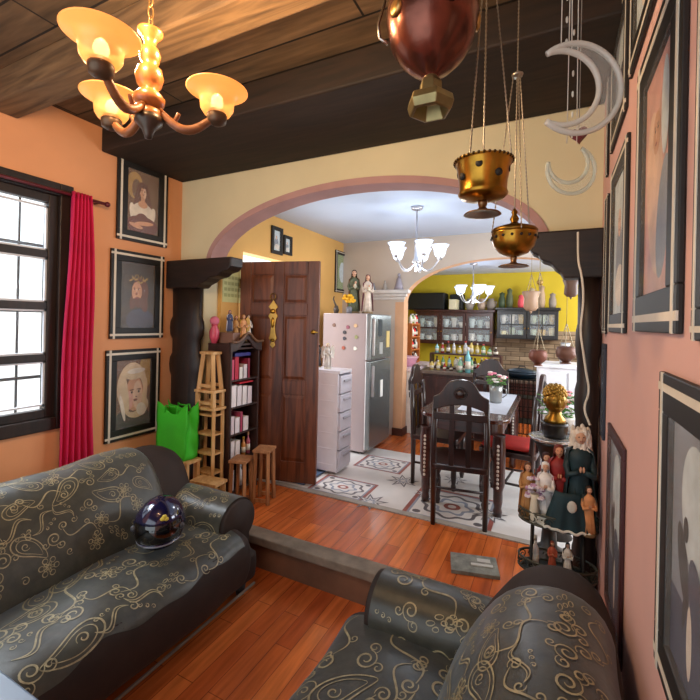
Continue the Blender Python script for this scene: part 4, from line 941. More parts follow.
def chair(label, p, rz, cushion_col=None, tall=1.1, grp=None):
    r = thing('dining_chair', label, 'chair', p, rz, grp); W_ = .20
    m = CHAIRW
    for sx in (-1, 1):
        MB().tube([(sx*.185, .0, 0), (sx*.188, .0, .42), (sx*.19, -.01, .6), (sx*.18, -.03, tall-.17)], [.018, .024, .022, .02], 8).build('rear_leg', m, r)
        MB().lathe([(.016, 0), (.024, .04), (.018, .06), (.026, .12), (.024, .22), (.014, .25), (.026, .28), (.028, .42)], 12, 0, T(sx*.185, .38, 0)).build('front_leg', m, r)
    q = MB(); slab(q, [(x, y+.19) for x, y in rrect(.215, .225, .05)], .42, .465); q.build('seat', m, r, .008)
    if cushion_col:
        q = MB(); cushion(q, smooth_poly([(-.19, .468), (-.2, .5), (-.15, .525), (.15, .525), (.2, .5), (.19, .468)], 2), .0, .4, .05, 0, .003, 8); q.build('seat_pad', mat(cushion_col, .7, noise=.15), r)
    # arched crest rail with centre carving
    pl = []; N = 24
    for i in range(N+1):
        u = i/N*2-1; pl.append((u*.195, tall-.135+.06*math.cos(u*PI*.5)+.075*math.exp(-(u/.62)**6)))
    poly = [(-.195, tall-.27)]+pl+[(.195, tall-.27)]
    poly = pl+[(.195*(1-2*i/N), tall-.235+.05*math.cos((1-2*i/N)*PI*.5)) for i in range(N+1)]
    M = T(0, -.012, 0) @ RX(.035)
    cr = MB().prism(poly, -.016, .016, 0, M).build('crest_rail', m, r, .006)
    q = MB(); q.ell((0, -.03, tall-.1), (.035, .012, .03), 14, 0, M); q.tube([(.045*math.cos(a), -.02, tall-.1+.04*math.sin(a)) for a in [2*PI*i/20 for i in range(20)]], .005, 6, 0, True, M); q.build('carving', m, cr)
    for x in (-.075, 0, .075) if False else (-.06, .06):
        MB().prism([(x-.018, .46), (x+.018, .46), (x+.02, .8), (x+.016, tall-.18), (x-.016, tall-.18), (x-.02, .8)], -.008, .008, 0, M).build('back_slat', m, r, .003)
    MB().prism([(-.19, .80), (.19, .80), (.19, .85), (-.19, .85)], -.012, .012, 0, M).build('lower_rail', m, r, .004)
    for z in (.2, ): MB().tube([(-.185, .02, z), (-.185, .37, z)], .011, 8).build('stretcher', m, r); MB().tube([(.185, .02, z), (.185, .37, z)], .011, 8).build('stretcher', m, r); MB().tube([(-.185, .2, z), (.185, .2, z)], .011, 8).build('stretcher', m, r)
    return r
pA, pB = P(437, 525, Z=ZF), P(480, 531, Z=ZF)
chair('dark wooden dining chair with its slatted back turned to the sitting room', ((pA.x+pB.x)/2, (pA.y+pB.y)/2, ZF), math.atan2(pB.y-pA.y, pB.x-pA.x)-.05)
CG = None
chair('dark wooden dining chair along the left side of the table, near the refrigerator', (-1.17, 3.92, ZF), -PI/2)
chair('dark wooden dining chair with a red seat pad, right of the table', (-.13, 3.78, ZF), PI/2-.1, 'b02218')
chair('dark wooden dining chair at the far kitchen end of the table', (-.66, 4.99, ZF), PI)
# flower vase on the table
vp = P(499, 408, Z=ZF+th_+.004); vp = Vector((-.49, 4.12, ZF+th_+.005))
t = thing('flower_vase', 'grey metal jug with pink and white flowers on the table', 'vase', vp)
vo = MB().lathe([(.001, 0), (.05, 0), (.055, .02), (.058, .1), (.064, .16), (.06, .16), (.054, .1), (.05, .02)], 24).build('jug', mat('9a9c9a', .35, .6), t)
MB().tube([(.06, 0, .14), (.09, 0, .13), (.095, 0, .08), (.06, 0, .05)], .006, 7).build('handle', mat('9a9c9a', .35, .6), vo)
rnd = random.Random(3)
for k in range(13):
    a = 2*PI*k/13*2.3; rr = .02+.075*rnd.random(); z = .2+.09*rnd.random(); c_ = (rr*math.cos(a), rr*math.sin(a), z); col_ = ('d87a90', 'e8e0d8', 'e6d0c8')[k % 3]
    MB().tube([(0, 0, .05), c_], .0025, 5).build('stem', mat('3f6a2a', .6), t)
    b = MB()
    for j in range(6): b.ell((c_[0]+.014*math.cos(j*PI/3), c_[1]+.014*math.sin(j*PI/3), c_[2]), (.012, .012, .009), 7)
    b.ell(c_, .012, 7); b.build('flower', mat(col_, .7), t)
b = MB()
for k in range(16): a = k*1.9; b.ell((.07*math.cos(a), .07*math.sin(a), .18+.02*(k % 4)), (.026, .014, .006), 7, 0)
b.build('foliage', mat('5a8a3a', .7), t)
# ---------------------------------------------------------------- refrigerator, drawers and what is on them
fx0, fx1, fy0, fy1, fh = -2.46, -1.84, 4.22, 4.86, 1.60
fr = thing('refrigerator', 'tall grey two door refrigerator with magnets on its side', 'refrigerator', ((fx0+fx1)/2, (fy0+fy1)/2, ZF)); ox, oy = (fx0+fx1)/2, (fy0+fy1)/2; ax, ay = (fx1-fx0)/2, (fy1-fy0)/2
FRS = mat('a39392', .35, .25, .06, 3); FRD = mat('8e9494', .25, .7, .06, 3)
MB().box(-ax, ax-.06, -ay, ay, .03, fh).build('cabinet', FRS, fr, .01)
for z0, z1, nm in ((.06, 1.06, 'door'), (1.075, fh-.005, 'freezer_door')):
    do = MB().box(ax-.055, ax, -ay, ay, z0, z1).build(nm, FRD, fr, .012)
    MB().box(ax, ax+.035, -ay+.03, -ay+.055, z0+.05 if nm != 'door' else z1-.4, z1-.05).build('handle', mat('c8c8c8', .3, .8), do, .006)
    MB().box(ax-.06, ax-.05, -ay-.002, -ay, z0, z1).build('gasket', mat('e0dcdc', .6), do)
for dx in (-.24, .2):
    for dy in (-.25, .25): MB().lathe([(.02, 0), (.02, .035)], 10, 0, T(dx, dy, 0)).build('foot', BLACK, fr)
MG = [(-.16, 1.46, '7a5a4a'), (.02, 1.44, '8a4a5a'), (-.02, 1.38, '3a3438'), (-.02, 1.31, '3c3a44'), (.12, 1.46, 'c9a37a'), (.13, 1.33, '8a8a5a'), (-.03, 1.2, 'a0503c'), (.12, 1.2, 'd8d4c8')]
for i, (x, z, c_) in enumerate(MG):
    tag(MB().prism([(.022*math.cos(a)*(1+.2*(i % 2)*math.cos(3*a)), .022*math.sin(a)) for a in [2*PI*k/14 for k in range(14)]], -.007, 0).build('fridge_magnet', mat(c_, .5), None, .002, (ox+x, oy-ay-.001, ZF+z)),
        ['brown magnet top left on the refrigerator side', 'rose magnet left of the top right one on the refrigerator side', 'dark magnet under the rose one on the refrigerator side', 'second dark magnet below the first on the refrigerator side', 'tan magnet at the top right of the refrigerator side', 'olive magnet under the tan one on the refrigerator side', 'rust magnet low on the refrigerator side', 'white magnet low right on the refrigerator side'][i], 'magnet', 'magnets on the refrigerator')
for i, (y, z, w, h_, c_, lb) in enumerate(((-.05, 1.44, .1, .2, '2c3438', 'dark note on the freezer door'), (.2, 1.3, .1, .2, 'c9b070', 'yellow note on the freezer door'), (-.02, 1.2, .1, .14, '9a9a96', 'grey note low on the freezer door'), (.02, .72, .07, .2, 'e8e6e2', 'white towel shaped note on the lower refrigerator door'))):
    tag(MB().box(0, .004, -w/2, w/2, -h_/2, h_/2).build('paper_note', mat(c_, .7), None, 0, (ox+ax+.002, oy+y, ZF+z)), lb, 'note', 'notes on the refrigerator')
tz = ZF+fh+.001
figurine('tall statue of a bearded man in green robe holding a child on the refrigerator', (-2.15, 4.40, tz), .52, '5a6048', '6a4a30', '2a1a12', .5, 'statue', child='c8c0a8')
figurine('tall statue of a woman in wine mantle beside the bearded statue', (-1.97, 4.40, tz), .46, 'c8b8a8', '6a2a38', '2a1a12', .5, 'statue', veil='5a3038', child='c8c0a8')
t = thing('flower_bunch', 'bright yellow flower bunch in front of the statues on the refrigerator', 'flowers', (-2.14, 4.262, tz)); MB().lathe([(.001, 0), (.03, 0), (.035, .06), (.02, .08)], 12).build('pot', mat('6a6a70', .5), t)
b = MB()
for k in range(26): a = k*2.4; b.ell((.07*math.sqrt(k/26)*math.cos(a), .035*math.sqrt(k/26)*math.sin(a), .17+.035*math.cos(a*1.7)), (.022, .022, .02), 7)
b.build('flower', mat('e0a818', .7), t); MB().tube([(0, 0, .05), (0, 0, .17)], .006, 6).build('stem', mat('3f6a2a', .6), t)
t = thing('swan_jug', 'small dark curved jug on the left edge of the refrigerator', 'jug', (-2.32, 4.28, tz)); MB().lathe([(.001, 0), (.025, 0), (.035, .04), (.02, .09)], 14).build('body', mat('4a4038', .4), t); MB().tube([(0, 0, .08), (-.02, -.01, .13), (-.04, 0, .17), (-.03, 0, .2)], [.012, .01, .008, .006], 8).build('neck', mat('4a4038', .4), t)
# drawers
dx0, dx1, dy0_, dy1_ = -2.3, -1.85, 3.53, 3.80
dw = thing('drawer_unit', 'white plastic tower of five drawers between the brown door and the refrigerator', 'drawers', ((dx0+dx1)/2, (dy0_+dy1_)/2, ZF)); ax, ay = (dx1-dx0)/2, (dy1_-dy0_)/2
PLA = mat('d6d0d6', .4, noise=.04); HD = 1.02
q = MB().box(-ax, ax-.02, -ay, ay, .03, .06).box(-ax, ax-.01, -ay, ay, HD-.03, HD)
for sy in (-1, 1): q.box(-ax, ax-.02, sy*ay-.01, sy*ay+.01, .05, HD-.02)
q.box(-ax, -ax+.015, -ay, ay, .05, HD-.02)
for k in range(6): q.box(-ax+.03, ax-.05, -ay-.014, -ay-.008, .1+k*.155, .105+k*.155)
q.build('frame', PLA, dw, .006)
for k in range(5):
    z = .065+k*.183; d_ = MB().box(-ax+.02, ax, -ay+.012, ay-.012, z, z+.172).build('drawer', mat('cbc6d0', .35, noise=.04), dw, .006); MB().box(ax, ax+.018, -.07, .07, z+.11, z+.135).build('handle', mat('a8a4ac', .4), d_, .004)
figurine('white angel figurine on top of the white drawer tower', (-2.06, 3.64, ZF+HD+.001), .26, 'e0dcd4', 'd8d0c8', 'c8b080', .5, 'figurine', wings='e8e4dc', base='c8c0b0', skin='e0c8b8')
figurine('dark slim figurine behind the white angel', (-2.22, 3.72, ZF+HD+.001), .26, '2a2428', None, '1a1418', .5)
t = thing('intercom_box', 'small grey box fixed to the amber wall above the drawers', 'box', (XL2, 4.12, 1.78), LW); MB().box(-.07, .07, -.06, -.001, 0, .16).build('case', mat('98a0a4', .5), t, .006); MB().box(-.05, .05, -.064, -.058, .07, .14).build('cover', mat('7c868a', .5), t)
t = thing('light_switch', 'small pale switch plate on the amber wall', 'switch', (XL2, 4.04, 1.50), LW); MB().box(-.04, .04, -.012, -.001, 0, .11).build('plate', mat('d8ccb0', .5), t, .003); MB().box(-.015, .015, -.018, -.01, .035, .075).build('rocker', WHITE, t)
mp_ = P(331, 467, Z=ZF); tag(MB().box(-.24, .24, -.2, .2, 0, .012).build('doormat', mat('4a5c78', .9, noise=.2, scale=40, bump=.3), None, .004, (-2.26, 3.38, ZF+.001)), 'blue grey doormat on the tiles beside the open door', 'doormat')
# little figures on the white cornice
for i, (x, h_, c_, lb) in enumerate(((ml-.42, .1, '8a8a90', 'small grey figure at the left end of the white cornice'), (ml-.26, .13, 'a8a4a0', 'small pale figure in the middle of the white cornice'), (ml-.06, .22, '9a94a0', 'taller grey figure at the right end of the white cornice'))):
    t = thing('figurine', lb, 'figurine', (x, YM-.045, 2.161), 0, 'figures on the cornice'); MB().lathe([(.001, 0), (.3*h_, 0), (.22*h_, .3*h_), (.16*h_, .6*h_), (.1*h_, .75*h_)], 14, 0, None, 1, .8).build('body', mat(c_, .6), t); MB().ell((0, 0, .87*h_), (.1*h_, .1*h_, .13*h_), 10).build('head', mat(c_, .6), t)
# ---------------------------------------------------------------- white glass chandeliers
def white_chandelier(label, c, s, power, grp):
    t = thing('glass_chandelier', label, 'chandelier', c, .3); SIL = mat('b8b8bc', .3, .8)
    top = (ZC2 if c[1] < YM else ZK)-c[2]
    b = MB(); b.lathe([(.001, -.05*s), (.02*s, -.04*s), (.012*s, 0), (.03*s, .04*s), (.05*s, .06*s), (.02*s, .1*s), (.015*s, .22*s), (.03*s, .26*s), (.008, .32*s), (.006, top-.03)], 18); b.build('stem', SIL, t)
    MB().lathe([(.001, top-.03), (.05, top-.028), (.06, top-.001)], 20).build('canopy', SIL, t)
    for k in range(5):
        a = 2*PI*k/5; d = Vector((math.cos(a), math.sin(a), 0))
        am = MB().tube([d*(.02+.24*u)*s+UP*(.05-.11*math.sin(PI*u*.9)+.09*u*u)*s for u in [i/12 for i in range(13)]], .009*s, 7).build('arm', SIL, t); e = d*.26*s
        z = .105*s
        MB().lathe([(.02*s, z-.02*s), (.035*s, z), (.03*s, z+.02*s)], 14, 0, T(e.x, e.y, 0)).build('socket', SIL, am)
        MB().lathe([(.028*s, z+.0), (.05*s, z+.02*s), (.062*s, z+.06*s), (.07*s, z+.1*s), (.098*s, z+.14*s), (.094*s, z+.14*s), (.064*s, z+.1*s), (.056*s, z+.06*s)], 22, 0, T(e.x, e.y, 0)).build('lamp_shade', mat('d8e6f6', .3, noise=.02, emit=.9, ecol='c8dcff'), am)
    point('bulb_light', Vector(c)+UP*-.12*s, power, (.9, .95, 1), .15)
gc = P(416, 262, D=3.95); white_chandelier('white glass chandelier lit bluish over the dining table', (gc.x, gc.y, gc.z-.05), .86, 9, None)
kc = P(473, 297, D=6.0); white_chandelier('smaller white glass chandelier in the yellow kitchen', (kc.x, kc.y, kc.z-.05), .85, 9, None)
# ---------------------------------------------------------------- kitchen
KX0, KX1 = -2.25, -.92; KW = wood('2e1512', '4a241c', .4, (10, 10, 1.5))
def wall_cabinet(label, x0, x1, z0, z1, nd, m, grid_, y0=7.17):
    r = thing('wall_cabinet', label, 'cabinet', ((x0+x1)/2, (y0+YK)/2, z0)); hx = (x1-x0)/2; hy = (YK-.003-y0)/2; H = z1-z0
    q = MB().box(-hx, hx, -hy, hy, 0, .02).box(-hx, hx, -hy, hy, H-.02, H).box(-hx, -hx+.02, -hy, hy, .02, H-.02).box(hx-.02, hx, -hy, hy, .02, H-.02).box(-hx+.02, hx-.02, hy-.012, hy, .02, H-.02).box(-hx+.02, hx-.02, -hy+.03, hy-.01, H/2-.01, H/2+.01)
    q.build('case', m, r, .003); q = MB().box(-hx-.03, hx+.03, -hy-.04, hy, H, H+.04); q.build('cornice', m, r, .008)
    for k in range(nd):
        a = -hx+2*hx*k/nd; b = -hx+2*hx*(k+1)/nd; w = .05; d = MB(); y_ = -hy-.02
        d.box(a+.005, a+w, y_, -hy-.001, .02, H-.02).box(b-w, b-.005, y_, -hy-.001, .02, H-.02).box(a+w, b-w, y_, -hy-.001, .02, .07).box(a+w, b-w, y_, -hy-.001, H-.07, H-.02)
        if grid_: d.box((a+b)/2-.008, (a+b)/2+.008, y_, -hy-.004, .07, H-.07).box(a+w, b-w, y_, -hy-.004, H/2-.008, H/2+.008)
        else: d.box(a+w, b-w, y_, -hy-.004, H/2-.012, H/2+.012)
        do = d.build('door', m, r, .003); MB().box(a+w, b-w, -hy-.012, -hy-.01, .07, H-.07).build('pane', glass('dfe8ee', .12), do); MB().ell((b-.025 if k % 2 == 0 else a+.025, y_-.012, H/2-.06), .012, 8).build('knob', BRASS, do)
    return (x0, x1, z0, H, y0)
def dishes(cab, nd, grp, cols, seed, lab):
    x0, x1, z0, H, y0 = cab; rnd = random.Random(seed)
    for k in range(nd):
        for lv in (0, 1):
            z = z0+(.021 if lv == 0 else H/2+.011)
            for j in range(3):
                x = lerp(x0, x1, (k+.2+.3*j)/nd); c_ = cols[rnd.randrange(len(cols))]; h_ = rnd.uniform(.1, .18)
                t = thing('cup', '%s in %s door, %s shelf, %s' % (lab, ['the left', 'the second', 'the third'][k], ['lower', 'upper'][lv], ['left', 'middle', 'right'][j]), 'cup', (x, y0+.1, z), 0, grp)
                b = MB().lathe([(.001, 0), (.03, 0), (.045, h_*.5), (.05, h_), (.046, h_), (.04, h_*.5), (.025, .01)], 14).build('body', mat(c_, .35), t); MB().tube([(.045, 0, h_*.8), (.07, 0, h_*.75), (.07, 0, h_*.4), (.04, 0, h_*.35)], .006, 5).build('handle', mat(c_, .35), t)
c_ = wall_cabinet('wide dark brown wall cabinet with three glass doors in the kitchen', KX0, KX1, 1.37, 1.93, 3, KW, False); dishes(c_, 3, 'cups in the wide cabinet', ['e4e0d8', 'c9d4d2', 'd8d0c0', 'b8c8c4'], 1, 'pale cup')
c_ = wall_cabinet('black wall cabinet with two panelled glass doors above the stone tiles', -.86, .05, 1.50, 1.97, 2, mat('16161a', .4), True); dishes(c_, 2, 'cups in the black cabinet', ['e8d8a0', 'd8d4cc', 'a8b8a0', 'c8a040'], 2, 'small pale cup')
# black boxes and white box on the wide cabinet
tag(MB().box(-.36, .36, -.14, .14, 0, .3).build('storage_case', mat('0c0d10', .6), None, .02, (-2.1, 7.33, 1.972)), 'long black case on top of the wide kitchen cabinet', 'case')
tag(MB().box(-.12, .12, -.08, .08, 0, .28).build('storage_case', mat('0c0d10', .6), None, .02, (-1.56, 7.4, 1.972)), 'smaller black case behind the pale box on the cabinet', 'case')
carton(-1.57, 7.2, 1.972, .3, .12, .17, 'c9c2a4', 'pale cream box on top of the wide kitchen cabinet', None)
for i, (x, c_, lb) in enumerate(((-1.32, '8a8078', 'grey clay pot on the cabinet, left of three'), (-1.12, 'a08a78', 'tan clay pot on the cabinet, middle of three'), (-.97, '7a7068', 'dark clay pot on the cabinet, right of three'))):
    t = thing('clay_pot', lb, 'pot', (x, 7.25, 1.972), 0, 'pots on the wide cabinet'); MB().lathe([(.001, 0), (.05, 0), (.075, .07), (.06, .14), (.045, .16), (.055, .19), (.05, .19), (.04, .16)], 18).build('body', mat(c_, .6), t); MB().tube([(.06, 0, .15), (.09, 0, .13), (.075, 0, .07)], .008, 6).build('handle', mat(c_, .6), t)
for i, (x, c_, hh_, lb) in enumerate(((-.8, '3a4a30', .24, 'dark green pot on the black cabinet, farthest left'), (-.68, '4a5238', .3, 'mossy green pot on the black cabinet, second from left'), (-.5, 'd8505a', .2, 'pink red jar on the black cabinet'), (-.34, 'b8a890', .3, 'beige pot on the black cabinet beside the pink jar'), (-.2, 'a89078', .34, 'tall tan pot on the black cabinet'), (-.04, '8a8078', .22, 'grey pot at the right end of the black cabinet'))):
    t = thing('clay_pot', lb, 'pot', (x, 7.28, 2.012), 0, 'pots on the black cabinet'); MB().lathe([(.001, 0), (.045, 0), (.057, .3*hh_), (.05, .65*hh_), (.035, .8*hh_), (.045, hh_), (.04, hh_), (.03, .8*hh_)], 16).build('body', mat(c_, .6), t); MB().lathe([(.046, .97*hh_), (.02, 1.04*hh_), (.001, 1.1*hh_)], 14).build('lid', mat(c_, .5), t)
# back counter with backsplash items
kcx, kcy = -1.12, 5.78
kcnt = thing('kitchen_counter', 'dark kitchen counter crowded with bottles under the wide cabinet', 'counter', (kcx, kcy, ZF)); MB().box(-.52, .5, -.27, .3, .0, .82).build('base', KW, kcnt, .004); MB().box(-.54, .52, -.3, .32, .82, .86).build('worktop', mat('6a5a50', .3, noise=.3, scale=20), kcnt, .004)
for k in range(2):
    x = -.52+k*.51; d = MB().box(x+.01, x+.5, -.29, -.27, .08, .78).build('door', KW, kcnt, .004); MB().ell((x+.44, -.3, .6), .012, 8).build('knob', BRASS, d)
zc_ = ZF+.861
sh_ = thing('spice_rack', 'low wooden rack of two boards standing on the dark counter', 'rack', (kcx, kcy+.18, zc_)); MB().box(-.5, .48, -.09, .09, .2, .22).build('board', KW, sh_); MB().box(-.5, .48, -.09, .09, .0, .02).build('board', KW, sh_)
for x in (-.49, 0, .47): MB().box(x-.012, x+.012, -.09, .09, .02, .2).build('upright', KW, sh_)
rnd = random.Random(21)
bc = [('e0d8c8', 'cream'), ('3a2a24', 'dark brown'), ('8ec4c4', 'aqua'), ('c8ccd0', 'pale grey'), ('a02a2a', 'red'), ('7aa87a', 'green'), ('d8c070', 'yellow'), ('5a4438', 'brown')]
sides = ['leftmost', 'second', 'third', 'fourth', 'fifth', 'sixth', 'seventh', 'eighth', 'ninth', 'tenth', 'eleventh']
for row, (yy, zz, n, lb) in enumerate(((kcy+.18, zc_+.221, 11, 'on the upper board of the rack'), (kcy+.18, zc_+.021, 10, 'on the lower board of the rack'), (kcy-.1, zc_+.001, 10, 'along the front of the dark counter'))):
    for k in range(n):
        x = kcx-.46+(k+.5)*.9/n; c_, nm = bc[rnd.randrange(8)]; h_ = (rnd.uniform(.1, .19) if row == 0 else .15 if row == 1 else rnd.uniform(.09, .22))
        if row == 1 and abs(x-kcx) < .04: x += .045 if x >= kcx else -.045
        put_bottle((x, yy, zz), rnd.uniform(.024, .032), h_, c_, ('2a2a2a', 'd8d4cc', 'b02a2a')[k % 3], '%s bottle %s, %s from the left' % (nm, lb, sides[k]), 'bottles on the dark counter')
put_bottle((kcx+.1, kcy-.22, zc_), .036, .34, '7ac0c8', 'e0e0e0', 'tall aqua bottle standing out in front of the others on the counter', 'bottles on the dark counter')
put_bottle((kcx+.0, kcy-.22, zc_), .034, .2, '8ab89a', 'e0e0e0', 'pale green bottle left of the tall aqua bottle in front', 'bottles on the dark counter')
t = thing('dish_rack', 'tall black wire rack under the dark teal pan', 'rack', (-.36, 5.6, ZF)); q = MB()
for k in range(8): q.box(-.2+k*.055, -.19+k*.055, -.146, -.138, .1, .84); q.box(-.2+k*.055, -.19+k*.055, .138, .146, .1, .84)
for z in (.1, .3, .45, .6, .7, .83): q.box(-.2, .2, -.146, -.138, z, z+.012); q.box(-.2, .2, .138, .146, z, z+.012); q.box(-.2, -.19, -.146, .146, z, z+.012); q.box(.19, .2, -.146, .146, z, z+.012)
q.build('frame', IRON, t)
for z in (.3, .6, .835): MB().box(-.19, .19, -.137, .137, z, z+.008).build('shelf', IRON, t)
for sx in (-.195, .195):
    for sy in (-.142, .142): MB().box(sx-.01, sx+.01, sy-.01, sy+.01, 0, .84).build('leg', IRON, t)
tb2 = thing('roasting_pan', 'dark teal lidded pan on top of the black wire rack', 'pan', (-.36, 5.6, ZF+.844)); MB().lathe([(.001, 0), (.15, 0), (.185, .05), (.19, .07), (.17, .07)], 26, 0, None, 1, .75).build('body', mat('182a38', .3, .3), tb2); MB().lathe([(.19, .07), (.16, .1), (.06, .12), (.001, .122)], 26, 0, None, 1, .75).build('lid', mat('20303e', .3, .3), tb2); MB().tube([(-.04, 0, .12), (-.03, 0, .145), (.03, 0, .145), (.04, 0, .12)], .007, 6).build('handle', BLACK, tb2)
bs = thing('base_cabinet', 'low dark cabinet along the far kitchen wall under the stone tiles', 'cabinet', (-.3, 7.2, ZF)); MB().box(-1.9, 1.2, -.28, .28, 0, .6).build('body', KW, bs, .004); MB().box(-1.92, 1.22, -.3, .285, .6, .64).build('worktop', mat('5a4c44', .4), bs, .004)
# left kitchen counter with shelf
kl = thing('kitchen_cabinet', 'pale counter with yellow wood doors behind the refrigerator', 'cabinet', (-2.0, 5.99, ZF)); MB().box(-.28, .27, -.6, .6, 0, .84).build('body', mat('d8d0c8', .5), kl, .004); MB().box(-.28, .3, -.62, .62, .84, .88).build('worktop', mat('d8c8cc', .3), kl, .006)
for k in range(3):
    d = MB().box(.27, .288, -.58+k*.39, -.22+k*.39, .06, .78).build('door', wood('b98a2a', 'd0a850', .5), kl, .004); MB().ell((.298, -.28+k*.39, .5), .012, 8).build('knob', BRASS, d)
t = thing('dish_tub', 'pink plastic basin on the pale counter', 'basin', (-1.93, 5.75, ZF+.881)); MB().lathe([(.001, 0), (.12, 0), (.16, .12), (.165, .13), (.15, .12), (.11, .01)], 24, 0, None, 1, 1.2).build('body', mat('d89ab0', .4), t); MB().lathe([(.165, .12), (.175, .13), (.165, .135)], 24, 0, None, 1, 1.2).build('rim', mat('e0b0c0', .4), t)
ks = thing('wooden_shelf', 'orange wooden shelf unit standing on the pale kitchen counter', 'shelf', (-2.05, 6.25, ZF+.881)); OW = wood('a85a26', 'c9783a', .5)
for y in (-.2, .2): MB().box(-.1, .1, y-.012, y+.012, 0, .62).build('upright', OW, ks)
for z in (.0, .2, .4, .6): MB().box(-.1, .1, -.188, .188, z, z+.018).build('board', OW, ks)
for lv, n in ((0, 3), (1, 4), (2, 4), (3, 4)):
    for k in range(n):
        c_, nm = [('d8202a', 'red'), ('e8e4dc', 'white'), ('e0dcd0', 'ivory'), ('2a2228', 'black'), ('7a9a4a', 'green')][(lv*2+k*3) % 5]
        put_bottle((-2.0, 6.25-.14+k*.28/(n-1), ZF+.881+.2*lv+.019), .03, .15, c_, ('2a2a2a', 'd8d4cc')[k % 2], '%s jar on the %s board of the orange shelf, %s from the front' % (nm, ['bottom', 'second', 'third', 'top'][lv], sides[k] if k else 'first'), 'jars on the orange shelf')
# white cabinet right of the table
wc = thing('white_cabinet', 'white waist high cabinet behind the table near the right post', 'cabinet', (.1, 4.88, ZF)); MB().box(-.26, .3, -.26, .26, .03, 1.08).build('body', mat('d8d6da', .4), wc, .01); MB().box(-.28, .32, -.28, .28, 1.08, 1.11).build('top', mat('e0dee2', .35), wc, .008)
for x0_, x1_ in ((-.24, .01), (.03, .28)): d = MB().box(x0_, x1_, -.275, -.26, .08, 1.04).build('door', mat('dcdade', .4), wc, .004); MB().box(x1_-.04 if x0_ < 0 else x0_+.02, x1_-.02 if x0_ < 0 else x0_+.04, -.295, -.275, .5, .7).build('handle', CHROME, d)
t = thing('water_pitcher', 'clear grey jug standing on the white cabinet', 'jug', (.1, 4.82, ZF+1.111)); MB().lathe([(.001, 0), (.05, 0), (.055, .12), (.045, .2), (.05, .22), (.044, .2), (.05, .12)], 18).build('body', mat('b8b8b8', .3, .3), t); MB().tube([(.05, 0, .18), (.09, 0, .16), (.09, 0, .08), (.055, 0, .05)], .007, 6).build('handle', CHROME, t)
# hanging vessels of the dining room
def hanging(label, c, r, col, kind, top):
    t = thing('hanging_pot', label, 'pot', c, .4)
    pr = {0: [(.001, -1), (.4, -.98), (.9, -.5), (1, 0), (.85, .5), (.6, .6), (.55, .5)], 1: [(.001, -1.3), (.5, -1.25), (.8, -.9), (.75, .2), (1, .9), (.95, 1.0), (.7, .8)]}[kind]
    MB().lathe([(a*r, z*r) for a, z in pr], 22).build('body', mat(col, .45, .3 if kind == 0 else 0), t); q = MB()
    for k in range(3): a = 2*PI*k/3; bead_chain(q, (.75*r*math.cos(a), .75*r*math.sin(a), .5*r), (0, 0, r*3), .0035, .03)
    q.tube([(0, 0, r*3), (0, 0, top-c[2])], .002, 5); q.build('chain', mat('8a7a60', .4, .6), t)
    MB().lathe([(r*.3, -r*1.0), (r*.5, -r*1.15), (r*.55, -r*1.2), (.001, -r*1.2)] if kind == 0 else [(r*.2, -r*1.25), (r*.1, -r*1.5), (.001, -r*1.6)], 14).build('foot', mat(col, .45), t)
hanging('copper coloured bowl hanging before the stone tiles', P(538, 355, D=3.5), .075, '6a3a2a', 0, ZC2)
hanging('beige carved basket pot hanging before the black cabinet', P(531, 300, D=4.3), .09, '9a7a60', 1, ZC2)
hanging('small carved clay pot hanging close to the right corbel', P(571, 287, D=2.9), .055, '5e4236', 1, ZC2)
hanging('clay pot hanging low beside the right post', P(566, 352, D=3.2), .075, '5e3a2c', 0, ZC2)
hanging('thin brass hanging pot left of the clay pots', P(540, 282, D=4.0), .03, '8a6a2a', 0, ZC2)
# ---------------------------------------------------------------- white cord by the right post
cd = [P(x, y, Y=YA-.25) for x, y in ((578, 232), (578, 262), (582, 275), (584, 300), (580, 330), (583, 350), (586, 372), (590, 392), (583, 408), (590, 425))]
for _ in range(3): cd = [cd[0]]+[q_ for a_, b_ in zip(cd, cd[1:]) for q_ in (a_.lerp(b_, .25), a_.lerp(b_, .75))]+[cd[-1]]
tag(MB().tube(cd, .0055, 7).build('hanging_cable', mat('d8d0c0', .5)), 'pale cord hanging in front of the right wooden post', 'cord')
# ---------------------------------------------------------------- planter, pedestal and gold bust
px_, py_ = P(551, 437, Y=2.98).x, 2.98
pd = thing('pedestal_table', 'black pedestal with silver tray top at the right foot of the arch', 'pedestal', (px_, py_, ZF)); pz = P(551, 437, Y=2.98).z-ZF
MB().lathe([(.001, 0), (.12, 0), (.12, .03), (.05, .08), (.04, .2), (.06, .4), (.045, .6), (.09, pz-.05), (.12, pz-.02), (.001, pz-.02)], 22).build('column', mat('120e0e', .4), pd); MB().lathe([(.001, pz-.02), (.12, pz-.018), (.135, pz), (.13, pz+.004), (.115, pz-.01), (.001, pz-.012)], 28).build('tray', mat('c8c4c4', .2, .7), pd)
t = thing('black_pot', 'short black pot on the silver tray under the gold head', 'pot', (px_+.02, py_, ZF+pz)); MB().lathe([(.001, 0), (.06, 0), (.075, .03), (.078, .085), (.08, .1), (.072, .1), (.001, .09)], 24).build('body', mat('15100f', .35), t); MB().tube([(.08*math.cos(a), .08*math.sin(a), .09) for a in [2*PI*i/24 for i in range(24)]], .006, 6, 0, True).build('rim', mat('2a2220', .3), t)
t = thing('gold_bust', 'gold coloured head bust on the black pot by the right post', 'bust', (px_+.02, py_, ZF+pz+.101), .3); GB = mat('96702f', .34, .9, .45, 12, .15)
MB().lathe([(.001, 0), (.06, 0), (.055, .02), (.035, .045), (.032, .07)], 18).build('neck', GB, t); b = MB(); b.ell((0, 0, .125), (.058, .064, .075), 18); b.ell((0, -.064, .12), (.01, .014, .02), 8)
for sx in (-1, 1): b.ell((sx*.022, -.055, .137), (.012, .01, .006), 8); b.ell((sx*.058, 0, .12), (.008, .014, .02), 8)
